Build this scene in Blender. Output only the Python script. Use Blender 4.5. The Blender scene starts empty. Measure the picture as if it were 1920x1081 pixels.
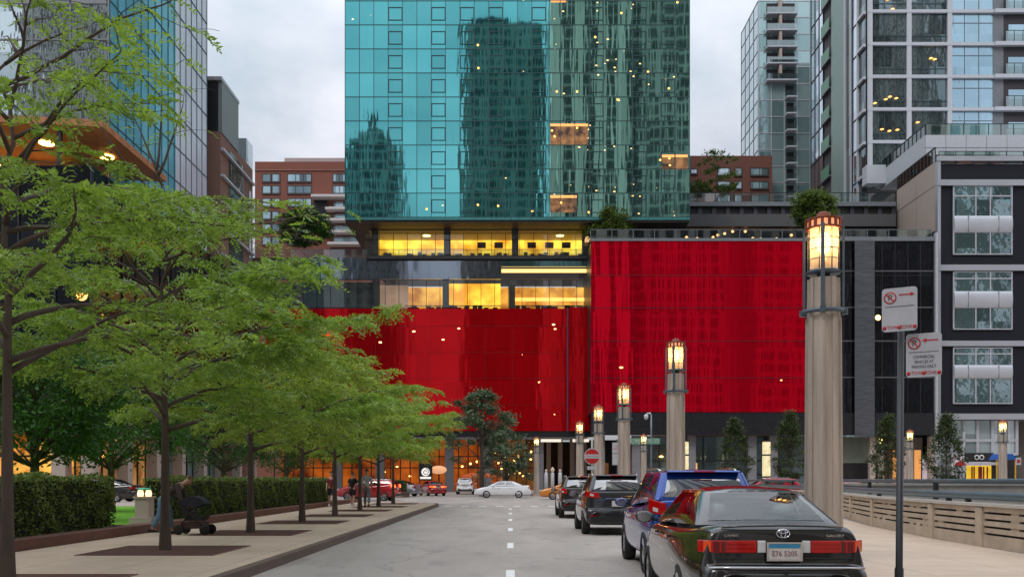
import bpy, bmesh, math, random
import numpy as np
from mathutils import Vector, Matrix
rnd = random.Random(7)
F = 1727.0; CX = 957.0; HY = 899.0; CH = 1.5
def X(px, d): return (px-CX)*d/F
def Z(py, d): return CH+(HY-py)*d/F
scene = bpy.context.scene
COL = scene.collection
R = math.radians

# ------------------------------------------------------------------ materials
MATS = {}
def _nt(name):
    m = bpy.data.materials.new(name); m.use_nodes = True
    nt = m.node_tree
    return m, nt, nt.nodes['Principled BSDF'], nt.nodes['Material Output']
def _n(nt, t, **kw):
    n = nt.nodes.new(t)
    for k, v in kw.items():
        if k in n.inputs: n.inputs[k].default_value = v
        else: setattr(n, k, v)
    return n
def _math(nt, op, a, b=None, c=None):
    n = nt.nodes.new('ShaderNodeMath'); n.operation = op
    for i, v in enumerate((a, b, c)):
        if v is None: continue
        if isinstance(v, (int, float)): n.inputs[i].default_value = v
        else: nt.links.new(v, n.inputs[i])
    return n.outputs[0]
def _vmath(nt, op, a, b=None):
    n = nt.nodes.new('ShaderNodeVectorMath'); n.operation = op
    for i, v in enumerate((a, b)):
        if v is None: continue
        if isinstance(v, tuple): n.inputs[i].default_value = v
        elif isinstance(v, (int, float)): n.inputs['Scale'].default_value = v
        else: nt.links.new(v, n.inputs[i])
    return n.outputs[0]
def _mix(nt, fac, a, b):
    n = nt.nodes.new('ShaderNodeMix'); n.data_type = 'RGBA'
    for key, v in ((0, fac), (6, a), (7, b)):
        if isinstance(v, (int, float)): n.inputs[key].default_value = v
        elif isinstance(v, tuple): n.inputs[key].default_value = (*v[:3], 1)
        else: nt.links.new(v, n.inputs[key])
    return n.outputs[2]
def _ramp(nt, fac, lo, hi):
    n = nt.nodes.new('ShaderNodeMapRange')
    nt.links.new(fac, n.inputs['Value'])
    n.inputs['From Min'].default_value = lo; n.inputs['From Max'].default_value = hi
    return n.outputs[0]
def paint(name, col, rough=.5, metal=0., var=.12, vs=3., bump=0., bs=20., coat=0., spec=.5, stretch=(1,1,1), col2=None):
    """plain surface with a procedural breakup of colour and roughness"""
    if name in MATS: return MATS[name]
    m, nt, p, o = _nt(name)
    tc = nt.nodes.new('ShaderNodeTexCoord')
    mp = _n(nt, 'ShaderNodeMapping'); mp.inputs['Scale'].default_value = stretch
    nt.links.new(tc.outputs['Object'], mp.inputs['Vector'])
    nz = _n(nt, 'ShaderNodeTexNoise', Scale=vs, Detail=5., Roughness=.6)
    nt.links.new(mp.outputs[0], nz.inputs['Vector'])
    f = _ramp(nt, nz.outputs['Fac'], .3, .7)
    a = tuple(c*(1-var) for c in col)
    b = col2 if col2 else tuple(min(1, c*(1+var)) for c in col)
    nt.links.new(_mix(nt, f, a, b), p.inputs['Base Color'])
    r = _math(nt, 'MULTIPLY_ADD', f, rough*.3, rough*.85)
    nt.links.new(r, p.inputs['Roughness'])
    p.inputs['Metallic'].default_value = metal
    p.inputs['Coat Weight'].default_value = coat
    p.inputs['Coat Roughness'].default_value = .03
    p.inputs['Specular IOR Level'].default_value = spec
    if bump:
        n2 = _n(nt, 'ShaderNodeTexNoise', Scale=bs, Detail=4.)
        nt.links.new(mp.outputs[0], n2.inputs['Vector'])
        bp = _n(nt, 'ShaderNodeBump', Strength=1., Distance=bump)
        nt.links.new(n2.outputs['Fac'], bp.inputs['Height'])
        nt.links.new(bp.outputs[0], p.inputs['Normal'])
    MATS[name] = m
    return m
def emis(name, col, strength=1., var=0., vs=1., col2=None):
    if name in MATS: return MATS[name]
    m, nt, p, o = _nt(name)
    p.inputs['Base Color'].default_value = (*[c*.4 for c in col], 1)
    p.inputs['Emission Strength'].default_value = strength
    if var:
        g = nt.nodes.new('ShaderNodeNewGeometry')
        nz = _n(nt, 'ShaderNodeTexNoise', Scale=vs, Detail=3.)
        nt.links.new(g.outputs['Position'], nz.inputs['Vector'])
        f = _ramp(nt, nz.outputs['Fac'], .35, .65)
        nt.links.new(_mix(nt, f, tuple(c*(1-var) for c in col), col2 or col), p.inputs['Emission Color'])
    else:
        p.inputs['Emission Color'].default_value = (*col, 1)
    MATS[name] = m
    return m
def glassy(name, col, rough=.03, metal=1., cell=(1.78, 2.97), off=(0, 0, 0), tilt=.004, wave=.02, ws=(.5, .5, .12), dots=None, var=.15, spec=.5, base2=None, streak=0.):
    """reflective curtain-wall glass: every pane tilts a little, rolled waviness, optional small room lights"""
    if name in MATS: return MATS[name]
    m, nt, p, o = _nt(name)
    g = nt.nodes.new('ShaderNodeNewGeometry')
    pos = _vmath(nt, 'SUBTRACT', g.outputs['Position'], off)
    q = _vmath(nt, 'DIVIDE', pos, (cell[0], cell[0], cell[1]))
    fl = _vmath(nt, 'FLOOR', q)
    fl = _vmath(nt, 'ADD', fl, (.5, .5, .5))
    wn = nt.nodes.new('ShaderNodeTexWhiteNoise'); wn.noise_dimensions = '3D'
    nt.links.new(fl, wn.inputs['Vector'])
    # normal
    sc = _vmath(nt, 'MULTIPLY', pos, ws)
    # waviness differs from pane row to row
    jit = _vmath(nt, 'MULTIPLY', wn.outputs['Color'], (3., 3., 3.))
    nz = _n(nt, 'ShaderNodeTexNoise', Scale=1., Detail=2.5, Roughness=.55)
    rowv = _vmath(nt, 'MULTIPLY', fl, (0, 0, .37))
    nt.links.new(_vmath(nt, 'ADD', sc, rowv), nz.inputs['Vector'])
    bp = _n(nt, 'ShaderNodeBump', Strength=1., Distance=wave)
    nt.links.new(nz.outputs['Fac'], bp.inputs['Height'])
    t = _vmath(nt, 'SUBTRACT', wn.outputs['Color'], (.5, .5, .5))
    s = nt.nodes.new('ShaderNodeVectorMath'); s.operation = 'SCALE'
    nt.links.new(t, s.inputs[0]); s.inputs['Scale'].default_value = tilt
    nn = _vmath(nt, 'NORMALIZE', _vmath(nt, 'ADD', bp.outputs[0], s.outputs[0]))
    nt.links.new(nn, p.inputs['Normal'])
    f = wn.outputs['Value']
    a = tuple(c*(1-var) for c in col); b = base2 or tuple(min(1, c*(1+var)) for c in col)
    c0 = _mix(nt, f, a, b)
    nt.links.new(c0, p.inputs['Base Color'])
    p.inputs['Metallic'].default_value = metal
    p.inputs['Roughness'].default_value = rough
    p.inputs['Specular IOR Level'].default_value = spec
    if dots:
        dscale, thr, rad, strength, dcol = dots
        v = _n(nt, 'ShaderNodeTexVoronoi', Scale=1., Randomness=.9); v.feature = 'F1'
        nt.links.new(_vmath(nt, 'MULTIPLY', pos, dscale), v.inputs['Vector'])
        near = _math(nt, 'LESS_THAN', v.outputs['Distance'], rad)
        sepc = nt.nodes.new('ShaderNodeSeparateColor'); nt.links.new(v.outputs['Color'], sepc.inputs[0])
        on = _math(nt, 'GREATER_THAN', sepc.outputs[0], thr)
        # rooms in use come in groups
        nb = _n(nt, 'ShaderNodeTexNoise', Scale=.09, Detail=1.)
        nt.links.new(_vmath(nt, 'MULTIPLY', pos, (1, 1, 2.2)), nb.inputs['Vector'])
        grp = _math(nt, 'GREATER_THAN', nb.outputs['Fac'], .49)
        e = _math(nt, 'MULTIPLY', _math(nt, 'MULTIPLY', near, on), grp)
        e = _math(nt, 'MULTIPLY', e, _math(nt, 'MULTIPLY_ADD', sepc.outputs[1], strength, strength*.3))
        p.inputs['Emission Color'].default_value = (*dcol, 1)
        nt.links.new(e, p.inputs['Emission Strength'])
    MATS[name] = m
    return m
def facade_mat(name, wall, glass, w, h, fw=.35, fh=.3, lit=.93, litcol=(1., .62, .25), strength=2.5, grough=.08, gmetal=.6):
    """far facade: a wall with rows of real-size windows, some of them lit"""
    if name in MATS: return MATS[name]
    m, nt, p, o = _nt(name)
    g = nt.nodes.new('ShaderNodeNewGeometry')
    q = _vmath(nt, 'DIVIDE', g.outputs['Position'], (w, w, h))
    fr = _vmath(nt, 'FRACTION', q)
    fl = _vmath(nt, 'ADD', _vmath(nt, 'FLOOR', q), (.5, .5, .5))
    wn = nt.nodes.new('ShaderNodeTexWhiteNoise'); nt.links.new(fl, wn.inputs['Vector'])
    s = nt.nodes.new('ShaderNodeSeparateXYZ'); nt.links.new(fr, s.inputs[0])
    sn = nt.nodes.new('ShaderNodeSeparateXYZ'); nt.links.new(g.outputs['True Normal'], sn.inputs[0])
    ay = _math(nt, 'GREATER_THAN', _math(nt, 'ABSOLUTE', sn.outputs[1]), .5)
    hor = _math(nt, 'ADD', _math(nt, 'MULTIPLY', s.outputs[0], ay), _math(nt, 'MULTIPLY', s.outputs[1], _math(nt, 'SUBTRACT', 1., ay)))
    ax = _math(nt, 'GREATER_THAN', hor, fw); az = _math(nt, 'GREATER_THAN', s.outputs[2], fh)
    win = _math(nt, 'MULTIPLY', ax, az)
    gl = _mix(nt, wn.outputs['Value'], tuple(c*.5 for c in glass), tuple(c*1.5 for c in glass))
    nt.links.new(_mix(nt, win, wall, gl), p.inputs['Base Color'])
    nt.links.new(_math(nt, 'MULTIPLY_ADD', win, grough-.7, .7), p.inputs['Roughness'])
    nt.links.new(_math(nt, 'MULTIPLY', win, gmetal), p.inputs['Metallic'])
    on = _math(nt, 'MULTIPLY', win, _math(nt, 'GREATER_THAN', wn.outputs['Value'], lit))
    nt.links.new(_math(nt, 'MULTIPLY', on, strength), p.inputs['Emission Strength'])
    p.inputs['Emission Color'].default_value = (*litcol, 1)
    MATS[name] = m
    return m
def clear(name, col=(1, 1, 1), refl=.25, rough=.02, diff=0.):
    """clear sheet glass: part see-through, part mirror"""
    if name in MATS: return MATS[name]
    m, nt, p, o = _nt(name)
    nt.nodes.remove(p)
    tr = nt.nodes.new('ShaderNodeBsdfTransparent'); tr.inputs[0].default_value = (*col, 1)
    gl = nt.nodes.new('ShaderNodeBsdfGlossy'); gl.inputs['Roughness'].default_value = rough
    fr = _n(nt, 'ShaderNodeFresnel', IOR=1.45)
    f = _math(nt, 'MULTIPLY_ADD', fr.outputs[0], 1-refl, refl)
    f = _math(nt, 'MINIMUM', f, .95)
    mx = nt.nodes.new('ShaderNodeMixShader')
    nt.links.new(f, mx.inputs[0]); nt.links.new(tr.outputs[0], mx.inputs[1]); nt.links.new(gl.outputs[0], mx.inputs[2])
    last = mx
    if diff:
        tl = nt.nodes.new('ShaderNodeBsdfTranslucent'); tl.inputs[0].default_value = (1, .95, .85, 1)
        m2 = nt.nodes.new('ShaderNodeMixShader'); m2.inputs[0].default_value = diff
        nt.links.new(mx.outputs[0], m2.inputs[1]); nt.links.new(tl.outputs[0], m2.inputs[2]); last = m2
    nt.links.new(last.outputs[0], o.inputs[0])
    MATS[name] = m
    return m
def leafmat(name, c1, c2, trans=.35, rough=.5):
    if name in MATS: return MATS[name]
    m, nt, p, o = _nt(name)
    g = nt.nodes.new('ShaderNodeNewGeometry')
    nz = _n(nt, 'ShaderNodeTexNoise', Scale=2.2, Detail=3., Roughness=.7)
    nt.links.new(g.outputs['Position'], nz.inputs['Vector'])
    rp = _math(nt, 'POWER', g.outputs['Random Per Island'], 1.6)
    f = _math(nt, 'ADD', _math(nt, 'MULTIPLY', rp, .55), _math(nt, 'MULTIPLY', _ramp(nt, nz.outputs['Fac'], .36, .62), .45))
    c = _mix(nt, f, c1, c2)
    nt.links.new(c, p.inputs['Base Color'])
    p.inputs['Roughness'].default_value = rough
    p.inputs['Specular IOR Level'].default_value = .3
    tl = nt.nodes.new('ShaderNodeBsdfTranslucent')
    nt.links.new(_mix(nt, .35, c, (min(1, c2[0]*1.6), min(1, c2[1]*1.5), c2[2]*.6)), tl.inputs[0])
    mx = nt.nodes.new('ShaderNodeMixShader'); mx.inputs[0].default_value = trans
    nt.links.new(p.outputs[0], mx.inputs[1]); nt.links.new(tl.outputs[0], mx.inputs[2]); nt.links.new(mx.outputs[0], o.inputs[0])
    MATS[name] = m
    return m

# ------------------------------------------------------------------ mesh builder
class MB:
    def __init__(s): s.v = []; s.f = []; s.sm = []
    def add(s, vs, fs, smooth=False):
        b = len(s.v); s.v += [tuple(v) for v in vs]
        for f in fs: s.f.append(tuple(b+i for i in f)); s.sm.append(smooth)
        return s
    def box(s, x0, x1, y0, y1, z0, z1, bev=0):
        if x0 > x1: x0, x1 = x1, x0
        if y0 > y1: y0, y1 = y1, y0
        if z0 > z1: z0, z1 = z1, z0
        vs = [(x0,y0,z0),(x1,y0,z0),(x1,y1,z0),(x0,y1,z0),(x0,y0,z1),(x1,y0,z1),(x1,y1,z1),(x0,y1,z1)]
        return s.add(vs, [(0,3,2,1),(4,5,6,7),(0,1,5,4),(1,2,6,5),(2,3,7,6),(3,0,4,7)])
    def obox(s, c, ax, ay, az):
        c = Vector(c); ax = Vector(ax); ay = Vector(ay); az = Vector(az)
        vs = [c+i*ax+j*ay+k*az for k in (-1,1) for (i,j) in ((-1,-1),(1,-1),(1,1),(-1,1))]
        return s.add(vs, [(0,3,2,1),(4,5,6,7),(0,1,5,4),(1,2,6,5),(2,3,7,6),(3,0,4,7)])
    def bar(s, a, b, w, h, up=(0,0,1)):
        a = Vector(a); b = Vector(b); d = (b-a)
        u = d.normalized(); upv = Vector(up)
        side = u.cross(upv)
        if side.length < 1e-4: side = Vector((1,0,0))
        side.normalize(); t = side.cross(u).normalized()
        return s.obox((a+b)/2, d/2, side*w/2, t*h/2)
    def quad(s, a, b, c, d): return s.add([a,b,c,d], [(0,1,2,3)])
    def prism(s, poly, axis, a0, a1):
        """extrude a polygon: axis 'y' poly=(x,z); 'x' poly=(y,z); 'z' poly=(x,y)"""
        def P(p, a): return {'y': (p[0], a, p[1]), 'x': (a, p[0], p[1]), 'z': (p[0], p[1], a)}[axis]
        n = len(poly); vs = [P(p, a0) for p in poly]+[P(p, a1) for p in poly]
        fs = [tuple(range(n))[::-1], tuple(range(n, 2*n))]+[(i, (i+1) % n, n+(i+1) % n, n+i) for i in range(n)]
        return s.add(vs, fs)
    def lathe(s, prof, c=(0,0,0), n=24, smooth=True, axis='z', cap=True, ph=0.):
        """prof: list of (r, h)"""
        vs = []
        for r, h in prof:
            for i in range(n):
                a = 2*math.pi*(i+ph)/n; x, y = r*math.cos(a), r*math.sin(a)
                p = {'z': (x, y, h), 'x': (h, x, y), 'y': (x, h, y)}[axis]
                vs.append((c[0]+p[0], c[1]+p[1], c[2]+p[2]))
        m = len(prof); fs = []
        for j in range(m-1):
            for i in range(n):
                fs.append((j*n+i, j*n+(i+1) % n, (j+1)*n+(i+1) % n, (j+1)*n+i))
        s.add(vs, fs, smooth)
        if cap:
            b = len(s.v)-len(vs)
            s.f.append(tuple(b+i for i in range(n))[::-1]); s.sm.append(False)
            s.f.append(tuple(b+(m-1)*n+i for i in range(n))); s.sm.append(False)
        return s
    def tube(s, pts, rs, n=6, smooth=True):
        pts = [Vector(p) for p in pts]
        if isinstance(rs, (int, float)): rs = [rs]*len(pts)
        vs = []; prev = None
        for i, p in enumerate(pts):
            d = (pts[min(i+1, len(pts)-1)]-pts[max(i-1, 0)]).normalized()
            if prev is None:
                a = d.cross(Vector((0, 0, 1)))
                if a.length < .1: a = d.cross(Vector((1, 0, 0)))
                a.normalize()
            else:
                a = (prev-d*prev.dot(d)).normalized()
            prev = a; b = d.cross(a)
            for k in range(n):
                t = 2*math.pi*k/n
                vs.append(p+(a*math.cos(t)+b*math.sin(t))*rs[i])
        fs = []
        for j in range(len(pts)-1):
            for i in range(n): fs.append((j*n+i, j*n+(i+1) % n, (j+1)*n+(i+1) % n, (j+1)*n+i))
        s.add(vs, fs, smooth)
        b = len(s.v)-len(vs)
        s.f.append(tuple(b+i for i in range(n))[::-1]); s.sm.append(False)
        s.f.append(tuple(b+(len(pts)-1)*n+i for i in range(n))); s.sm.append(False)
        return s
    def grid(s, xs, zs, y, t, d=.05, axis='y', x0=None, x1=None, z0=None, z1=None):
        """bars of a curtain wall standing proud of plane y towards -y (or of plane x, xs being y values)"""
        x0 = min(xs) if x0 is None else x0; x1 = max(xs) if x1 is None else x1
        z0 = min(zs) if z0 is None else z0; z1 = max(zs) if z1 is None else z1
        for x in xs:
            if axis == 'y': s.box(x-t/2, x+t/2, y-d, y, z0, z1)
            else: s.box(y-d if axis == 'x' else y, y if axis == 'x' else y+d, x-t/2, x+t/2, z0, z1)
        for z in zs:
            if axis == 'y': s.box(x0, x1, y-d-.01, y-.004, z-t/2, z+t/2)
            else: s.box(y-d-.01 if axis == 'x' else y+.004, y-.004 if axis == 'x' else y+d+.01, x0, x1, z-t/2, z+t/2)
        return s
    def build(s, name, mat, parent=None, loc=None, merge=False, shade=False):
        me = bpy.data.meshes.new(name)
        off = Vector(loc) if loc is not None else Vector((0,0,0))
        vs = [(v[0]-off.x, v[1]-off.y, v[2]-off.z) for v in s.v]
        me.from_pydata(vs, [], s.f)
        me.polygons.foreach_set('use_smooth', [bool(x) or shade for x in s.sm])
        if mat is not None: me.materials.append(mat)
        me.update()
        o = bpy.data.objects.new(name, me); COL.objects.link(o)
        if parent is not None: o.parent = parent
        elif loc is not None: o.location = off
        if merge:
            bm = bmesh.new(); bm.from_mesh(me); bmesh.ops.remove_doubles(bm, verts=bm.verts, dist=1e-4)
            bmesh.ops.recalc_face_normals(bm, faces=bm.faces); bm.to_mesh(me); bm.free()
        return o

def tag(o, label, cat, group=None, kind=None):
    if label: o['label'] = label
    if cat: o['category'] = cat
    if group: o['group'] = group
    if kind: o['kind'] = kind
    return o
def thing(name, loc, label, cat, group=None, rz=0.):
    o = bpy.data.objects.new(name, None); COL.objects.link(o)
    o.location = loc; o.rotation_euler = (0, 0, rz); o.empty_display_size = .2
    return tag(o, label, cat, group)
class Thing:
    """parts given in world coordinates are stored relative to the thing's base"""
    def __init__(s, name, loc, label, cat, group=None):
        s.loc = Vector(loc); s.o = thing(name, loc, label, cat, group)
    def part(s, mb, name, mat, parent=None, **k):
        return mb.build(name, mat, parent or s.o, loc=s.loc, **k)
def copy_tree(o, parent=None):
    c = o.copy(); COL.objects.link(c)
    if parent is not None: c.parent = parent
    for ch in list(o.children): copy_tree(ch, c)
    return c
def structure(o): o['kind'] = 'structure'; return o
def bake(o):
    """apply modifiers without operators"""
    dg = bpy.context.evaluated_depsgraph_get(); dg.update()
    me = bpy.data.meshes.new_from_object(o.evaluated_get(dg))
    o.modifiers.clear(); old = o.data; o.data = me; me.name = o.name
    return o
def text(name, body, size, mat, parent, loc, rot=(math.pi/2, 0, 0), depth=.004, align='CENTER', sx=1.):
    c = bpy.data.curves.new(name, 'FONT'); c.body = body; c.size = size; c.extrude = depth/2
    c.align_x = align; c.align_y = 'CENTER'; c.resolution_u = 2
    o = bpy.data.objects.new(name, c); COL.objects.link(o)
    dg = bpy.context.evaluated_depsgraph_get()
    me = bpy.data.meshes.new_from_object(o.evaluated_get(dg))
    COL.objects.unlink(o); bpy.data.objects.remove(o)
    me.materials.clear(); me.materials.append(mat)
    n = bpy.data.objects.new(name, me); COL.objects.link(n)
    n.parent = parent; n.location = loc; n.rotation_euler = rot; n.scale = (sx, 1, 1)
    return n

# ------------------------------------------------------------------ palette
M_asphalt = paint('asphalt', (.30, .285, .27), .85, var=.16, vs=.6, bump=.004, bs=60)
M_conc = paint('pavement', (.42, .36, .30), .85, var=.10, vs=.8, bump=.003, bs=50)
M_kerb = paint('kerb_concrete', (.13, .09, .07), .8, var=.25, vs=3, bump=.004, bs=30)
M_rust = paint('rusty_brick_edge', (.15, .065, .05), .8, var=.3, vs=4, bump=.005, bs=20)
M_white = paint('road_paint', (.75, .75, .72), .7, var=.2, vs=8)
M_dark = paint('dark_metal', (.02, .022, .026), .4, var=.2)
M_black = paint('black_plastic', (.012, .012, .013), .45, var=.2)
M_bark = paint('bark', (.085, .062, .048), .9, var=.35, vs=6, bump=.02, bs=14, stretch=(1, 1, .25))
M_whitepanel = paint('white_panel', (.54, .57, .62), .45, var=.06)
M_grey = paint('grey_metal', (.20, .22, .24), .45, metal=.3, var=.12)
M_steel = paint('bluish_steel_pipe', (.10, .15, .18), .38, metal=.5, var=.2, vs=2)
M_navy = paint('navy_cladding', (.011, .012, .019), .55, spec=.25, var=.15, vs=.8, stretch=(1, 1, 6))
M_beige = paint('beige_panel', (.46, .38, .33), .7, var=.05, vs=.3)
M_silver = paint('silver_cladding', (.46, .48, .52), .35, metal=.5, var=.03, vs=.3)
# ------------------------------------------------------------------ joints in pavements and road wear
def paving(name, base, gap, w, wl):
    m, nt, p, o = _nt(name)
    g = nt.nodes.new('ShaderNodeNewGeometry')
    br = nt.nodes.new('ShaderNodeTexBrick'); nt.links.new(g.outputs['Position'], br.inputs['Vector'])
    br.offset = 0.; br.inputs['Scale'].default_value = 1.; br.inputs['Brick Width'].default_value = w
    br.inputs['Row Height'].default_value = wl; br.inputs['Mortar Size'].default_value = .012
    nz = _n(nt, 'ShaderNodeTexNoise', Scale=.7, Detail=6., Roughness=.65); nt.links.new(g.outputs['Position'], nz.inputs['Vector'])
    n2 = _n(nt, 'ShaderNodeTexNoise', Scale=7., Detail=4.); nt.links.new(g.outputs['Position'], n2.inputs['Vector'])
    f = _ramp(nt, nz.outputs['Fac'], .3, .7); f2 = _ramp(nt, n2.outputs['Fac'], .3, .7)
    c = _mix(nt, f, tuple(x*.86 for x in base), tuple(x*1.1 for x in base))
    c = _mix(nt, _math(nt, 'MULTIPLY', f2, .35), c, tuple(x*.72 for x in base))
    n3 = _n(nt, 'ShaderNodeTexNoise', Scale=1.9, Detail=5., Roughness=.7); nt.links.new(g.outputs['Position'], n3.inputs['Vector'])
    c = _mix(nt, _math(nt, 'MULTIPLY', _ramp(nt, n3.outputs['Fac'], .58, .72), .35), c, tuple(x*.5 for x in base))
    c = _mix(nt, br.outputs['Fac'], c, gap)
    nt.links.new(c, p.inputs['Base Color']); p.inputs['Roughness'].default_value = .8
    bp = _n(nt, 'ShaderNodeBump', Strength=.6, Distance=.004); nt.links.new(n2.outputs['Fac'], bp.inputs['Height'])
    nt.links.new(bp.outputs[0], p.inputs['Normal'])
    return m
def roadmat():
    m, nt, p, o = _nt('asphalt_road')
    g = nt.nodes.new('ShaderNodeNewGeometry')
    def nz(scale, st=(1, 1, 1), det=5.):
        n = _n(nt, 'ShaderNodeTexNoise', Scale=scale, Detail=det, Roughness=.62)
        nt.links.new(_vmath(nt, 'MULTIPLY', g.outputs['Position'], st), n.inputs['Vector']); return n.outputs['Fac']
    base = (.41, .36, .322)
    c = _mix(nt, _ramp(nt, nz(.35, (1.6, .35, 1)), .32, .68), tuple(x*.82 for x in base), tuple(x*1.1 for x in base))
    c = _mix(nt, _math(nt, 'MULTIPLY', _ramp(nt, nz(90.), .3, .8), .28), c, (.12, .115, .11))
    # tyre-worn wheel tracks and oil spots (wear with a shape of its own)
    c = _mix(nt, _math(nt, 'MULTIPLY', _ramp(nt, nz(1.1, (1, .45, 1)), .54, .74), .45), c, (.12, .115, .11))
    # old repair patches in a slightly different mix
    vp = nt.nodes.new('ShaderNodeTexVoronoi'); vp.distance = 'CHEBYCHEV'; vp.inputs['Scale'].default_value = .28
    nt.links.new(_vmath(nt, 'MULTIPLY', g.outputs['Position'], (1.3, .45, 1)), vp.inputs['Vector'])
    sp = nt.nodes.new('ShaderNodeSeparateColor'); nt.links.new(vp.outputs['Color'], sp.inputs[0])
    c = _mix(nt, _math(nt, 'MULTIPLY', _math(nt, 'GREATER_THAN', sp.outputs[0], .80), .09), c, (.20, .18, .165))
    # cracks
    v = nt.nodes.new('ShaderNodeTexVoronoi'); v.feature = 'DISTANCE_TO_EDGE'; v.inputs['Scale'].default_value = .22
    w = _n(nt, 'ShaderNodeTexNoise', Scale=1.2, Detail=4.); nt.links.new(g.outputs['Position'], w.inputs['Vector'])
    nt.links.new(_vmath(nt, 'ADD', g.outputs['Position'], w.outputs['Color']), v.inputs['Vector'])
    cr = _math(nt, 'LESS_THAN', v.outputs['Distance'], .0045)
    c = _mix(nt, _math(nt, 'MULTIPLY', cr, .35), c, (.09, .085, .08))
    nt.links.new(c, p.inputs['Base Color']); p.inputs['Roughness'].default_value = .82
    bp = _n(nt, 'ShaderNodeBump', Strength=.7, Distance=.005); nt.links.new(nz(70.), bp.inputs['Height'])
    nt.links.new(bp.outputs[0], p.inputs['Normal'])
    return m
M_road = roadmat()
M_pave = paving('pavement_slabs', (.565, .44, .335), (.33, .25, .19), 1.5, 1.45)
M_pave2 = paving('far_pavement', (.46, .38, .32), (.2, .18, .16), 2., 2.)

# ------------------------------------------------------------------ ground, road, pavements
structure(MB().box(-600, 600, -300, 900, -.6, -.02).build('ground', M_asphalt))
def sheet(x0, x1, y0, y1, z): return MB().quad((x0,y0,z),(x1,y0,z),(x1,y1,z),(x0,y1,z))
structure(sheet(-4.06, 4.2, -40, 57.5, 0).build('road', M_road))
structure(sheet(-90, 90, 57.5, 170, .0).build('cross_street', M_road))
# left pavement with kerb; rounded far corner
poly = [(-9.3, -30), (-4.22, -30), (-4.22, 52), (-4.5, 54.2), (-5.4, 55.9), (-6.9, 56.6), (-9.3, 56.7)]
structure(MB().prism(poly, 'z', -.1, .15).build('sidewalk', M_pave))
kp = [(-4.215, -30), (-4.05, -30), (-4.05, 52), (-4.33, 54.3), (-5.3, 56.05), (-6.9, 56.78), (-9.3, 56.88), (-9.3, 56.71), (-6.9, 56.61), (-5.4, 55.91), (-4.495, 54.2)]
structure(MB().prism(kp, 'z', -.1, .146).build('kerb', M_kerb))
# groove along the kerb face
structure(MB().box(-4.052, -4.03, -30, 52, -.05, .06).build('kerb_gutter', M_kerb))
# plaza left of the planting strip
structure(MB().box(-95, -9.8, -30, 57.0, -.1, .14).build('plaza_paving', M_pave2))
structure(MB().box(-95, -13.5, 88, 135, -.1, .15).build('far_sidewalk', M_pave2))
structure(MB().prism([(2.1, 84.5), (90, 84.5), (90, 175), (2.1, 175)], 'z', -.1, .15).build('corner_sidewalk', M_pave2))
# right pavement
structure(MB().prism([(4.2, -30), (60, -30), (60, 14), (9.6, 14), (9.35, 16.5), (9.75, 21.4), (10.55, 27), (12.4, 36), (13.5, 48), (13.5, 57), (4.2, 57)], 'z', -.1, .15).build('right_sidewalk', M_pave))
structure(MB().box(4.04, 4.195, -30, 57, -.1, .146).build('right_kerb', M_kerb))

# lane dashes
g = 'short white centre line dashes'
for i, yv in enumerate([7.8, 14.5, 21.1, 27.9, 34.6, 41.2, 47.6]):
    o = sheet(-.07, .07, yv-.85, yv+.85, .004).build('road_marking', M_white, loc=(0, yv, .004))
    tag(o, 'short white dash painted on the centre line of the grey road', 'road marking', g)
for i in range(8):
    x = -3.55+i*.98
    o = sheet(x-.2, x+.2, 51.8, 52.7, .004).build('stop_line_mark', M_white, loc=(x, 52.2, .004))
    tag(o, 'white square of the dotted stop line across the road before the crossing', 'road marking', 'dotted white stop line squares')

# planting strip edge and hedges
T = Thing('planter_edge', (-9.4, 10, .15), 'low rust brown brick edging along the planting strip left of the pavement', 'planter edge')
mb = MB()
mb.box(-9.78, -9.301, -10, 56.2, .0, .36)
mb.box(-11.3, -9.781, 23.3, 23.6, 0, .36); mb.box(-10.75, -9.781, 26.0, 26.3, 0, .36)
T.part(mb, 'brick_edge', M_rust)
T.part(MB().box(-11.35, -9.785, -10, 23.295, .0, .30).box(-10.75, -9.785, 26.305, 56.2, 0, .30), 'soil', paint('soil', (.05, .035, .025), .95, var=.4, vs=5, bump=.02))
lawn = structure(MB().prism([(-30, 23.7), (-9.79, 23.7), (-9.79, 25.98), (-10.78, 25.98), (-10.78, 46), (-30, 46)], 'z', 0, .19).build('lawn', paint('lawn_green', (.15, .40, .015), .9, var=.25, vs=9, bump=.03, bs=60)))

def quads_mesh(name, P, D, N, ln, wd, mat, parent, loc=(0,0,0), fold=0.):
    """many little leaves: centre P, length dir D, normal N"""
    D = D/np.linalg.norm(D, axis=1, keepdims=True)
    S = np.cross(D, N); S /= (np.linalg.norm(S, axis=1, keepdims=True)+1e-9)
    ln = np.asarray(ln).reshape(-1, 1)/2; wd = np.asarray(wd).reshape(-1, 1)/2
    n = len(P)
    V = np.empty((n, 4, 3), np.float32)
    V[:, 0] = P-D*ln; V[:, 1] = P+S*wd-D*ln*.1; V[:, 2] = P+D*ln; V[:, 3] = P-S*wd-D*ln*.1
    V = V.reshape(-1, 3)-np.array(loc, np.float32)
    me = bpy.data.meshes.new(name)
    me.vertices.add(4*n); me.vertices.foreach_set('co', V.ravel())
    me.loops.add(4*n); me.loops.foreach_set('vertex_index', np.arange(4*n, dtype=np.int32))
    me.polygons.add(n); me.polygons.foreach_set('loop_start', np.arange(0, 4*n, 4, dtype=np.int32))
    me.update(calc_edges=True); me.materials.append(mat)
    o = bpy.data.objects.new(name, me); COL.objects.link(o)
    if parent is not None: o.parent = parent
    return o
M_hedge = leafmat('hedge_leaf', (.03, .065, .008), (.24, .32, .07), .2)
M_hedge_l = leafmat('clipped_hedge_leaf', (.08, .14, .012), (.18, .28, .03), .25)
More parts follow.
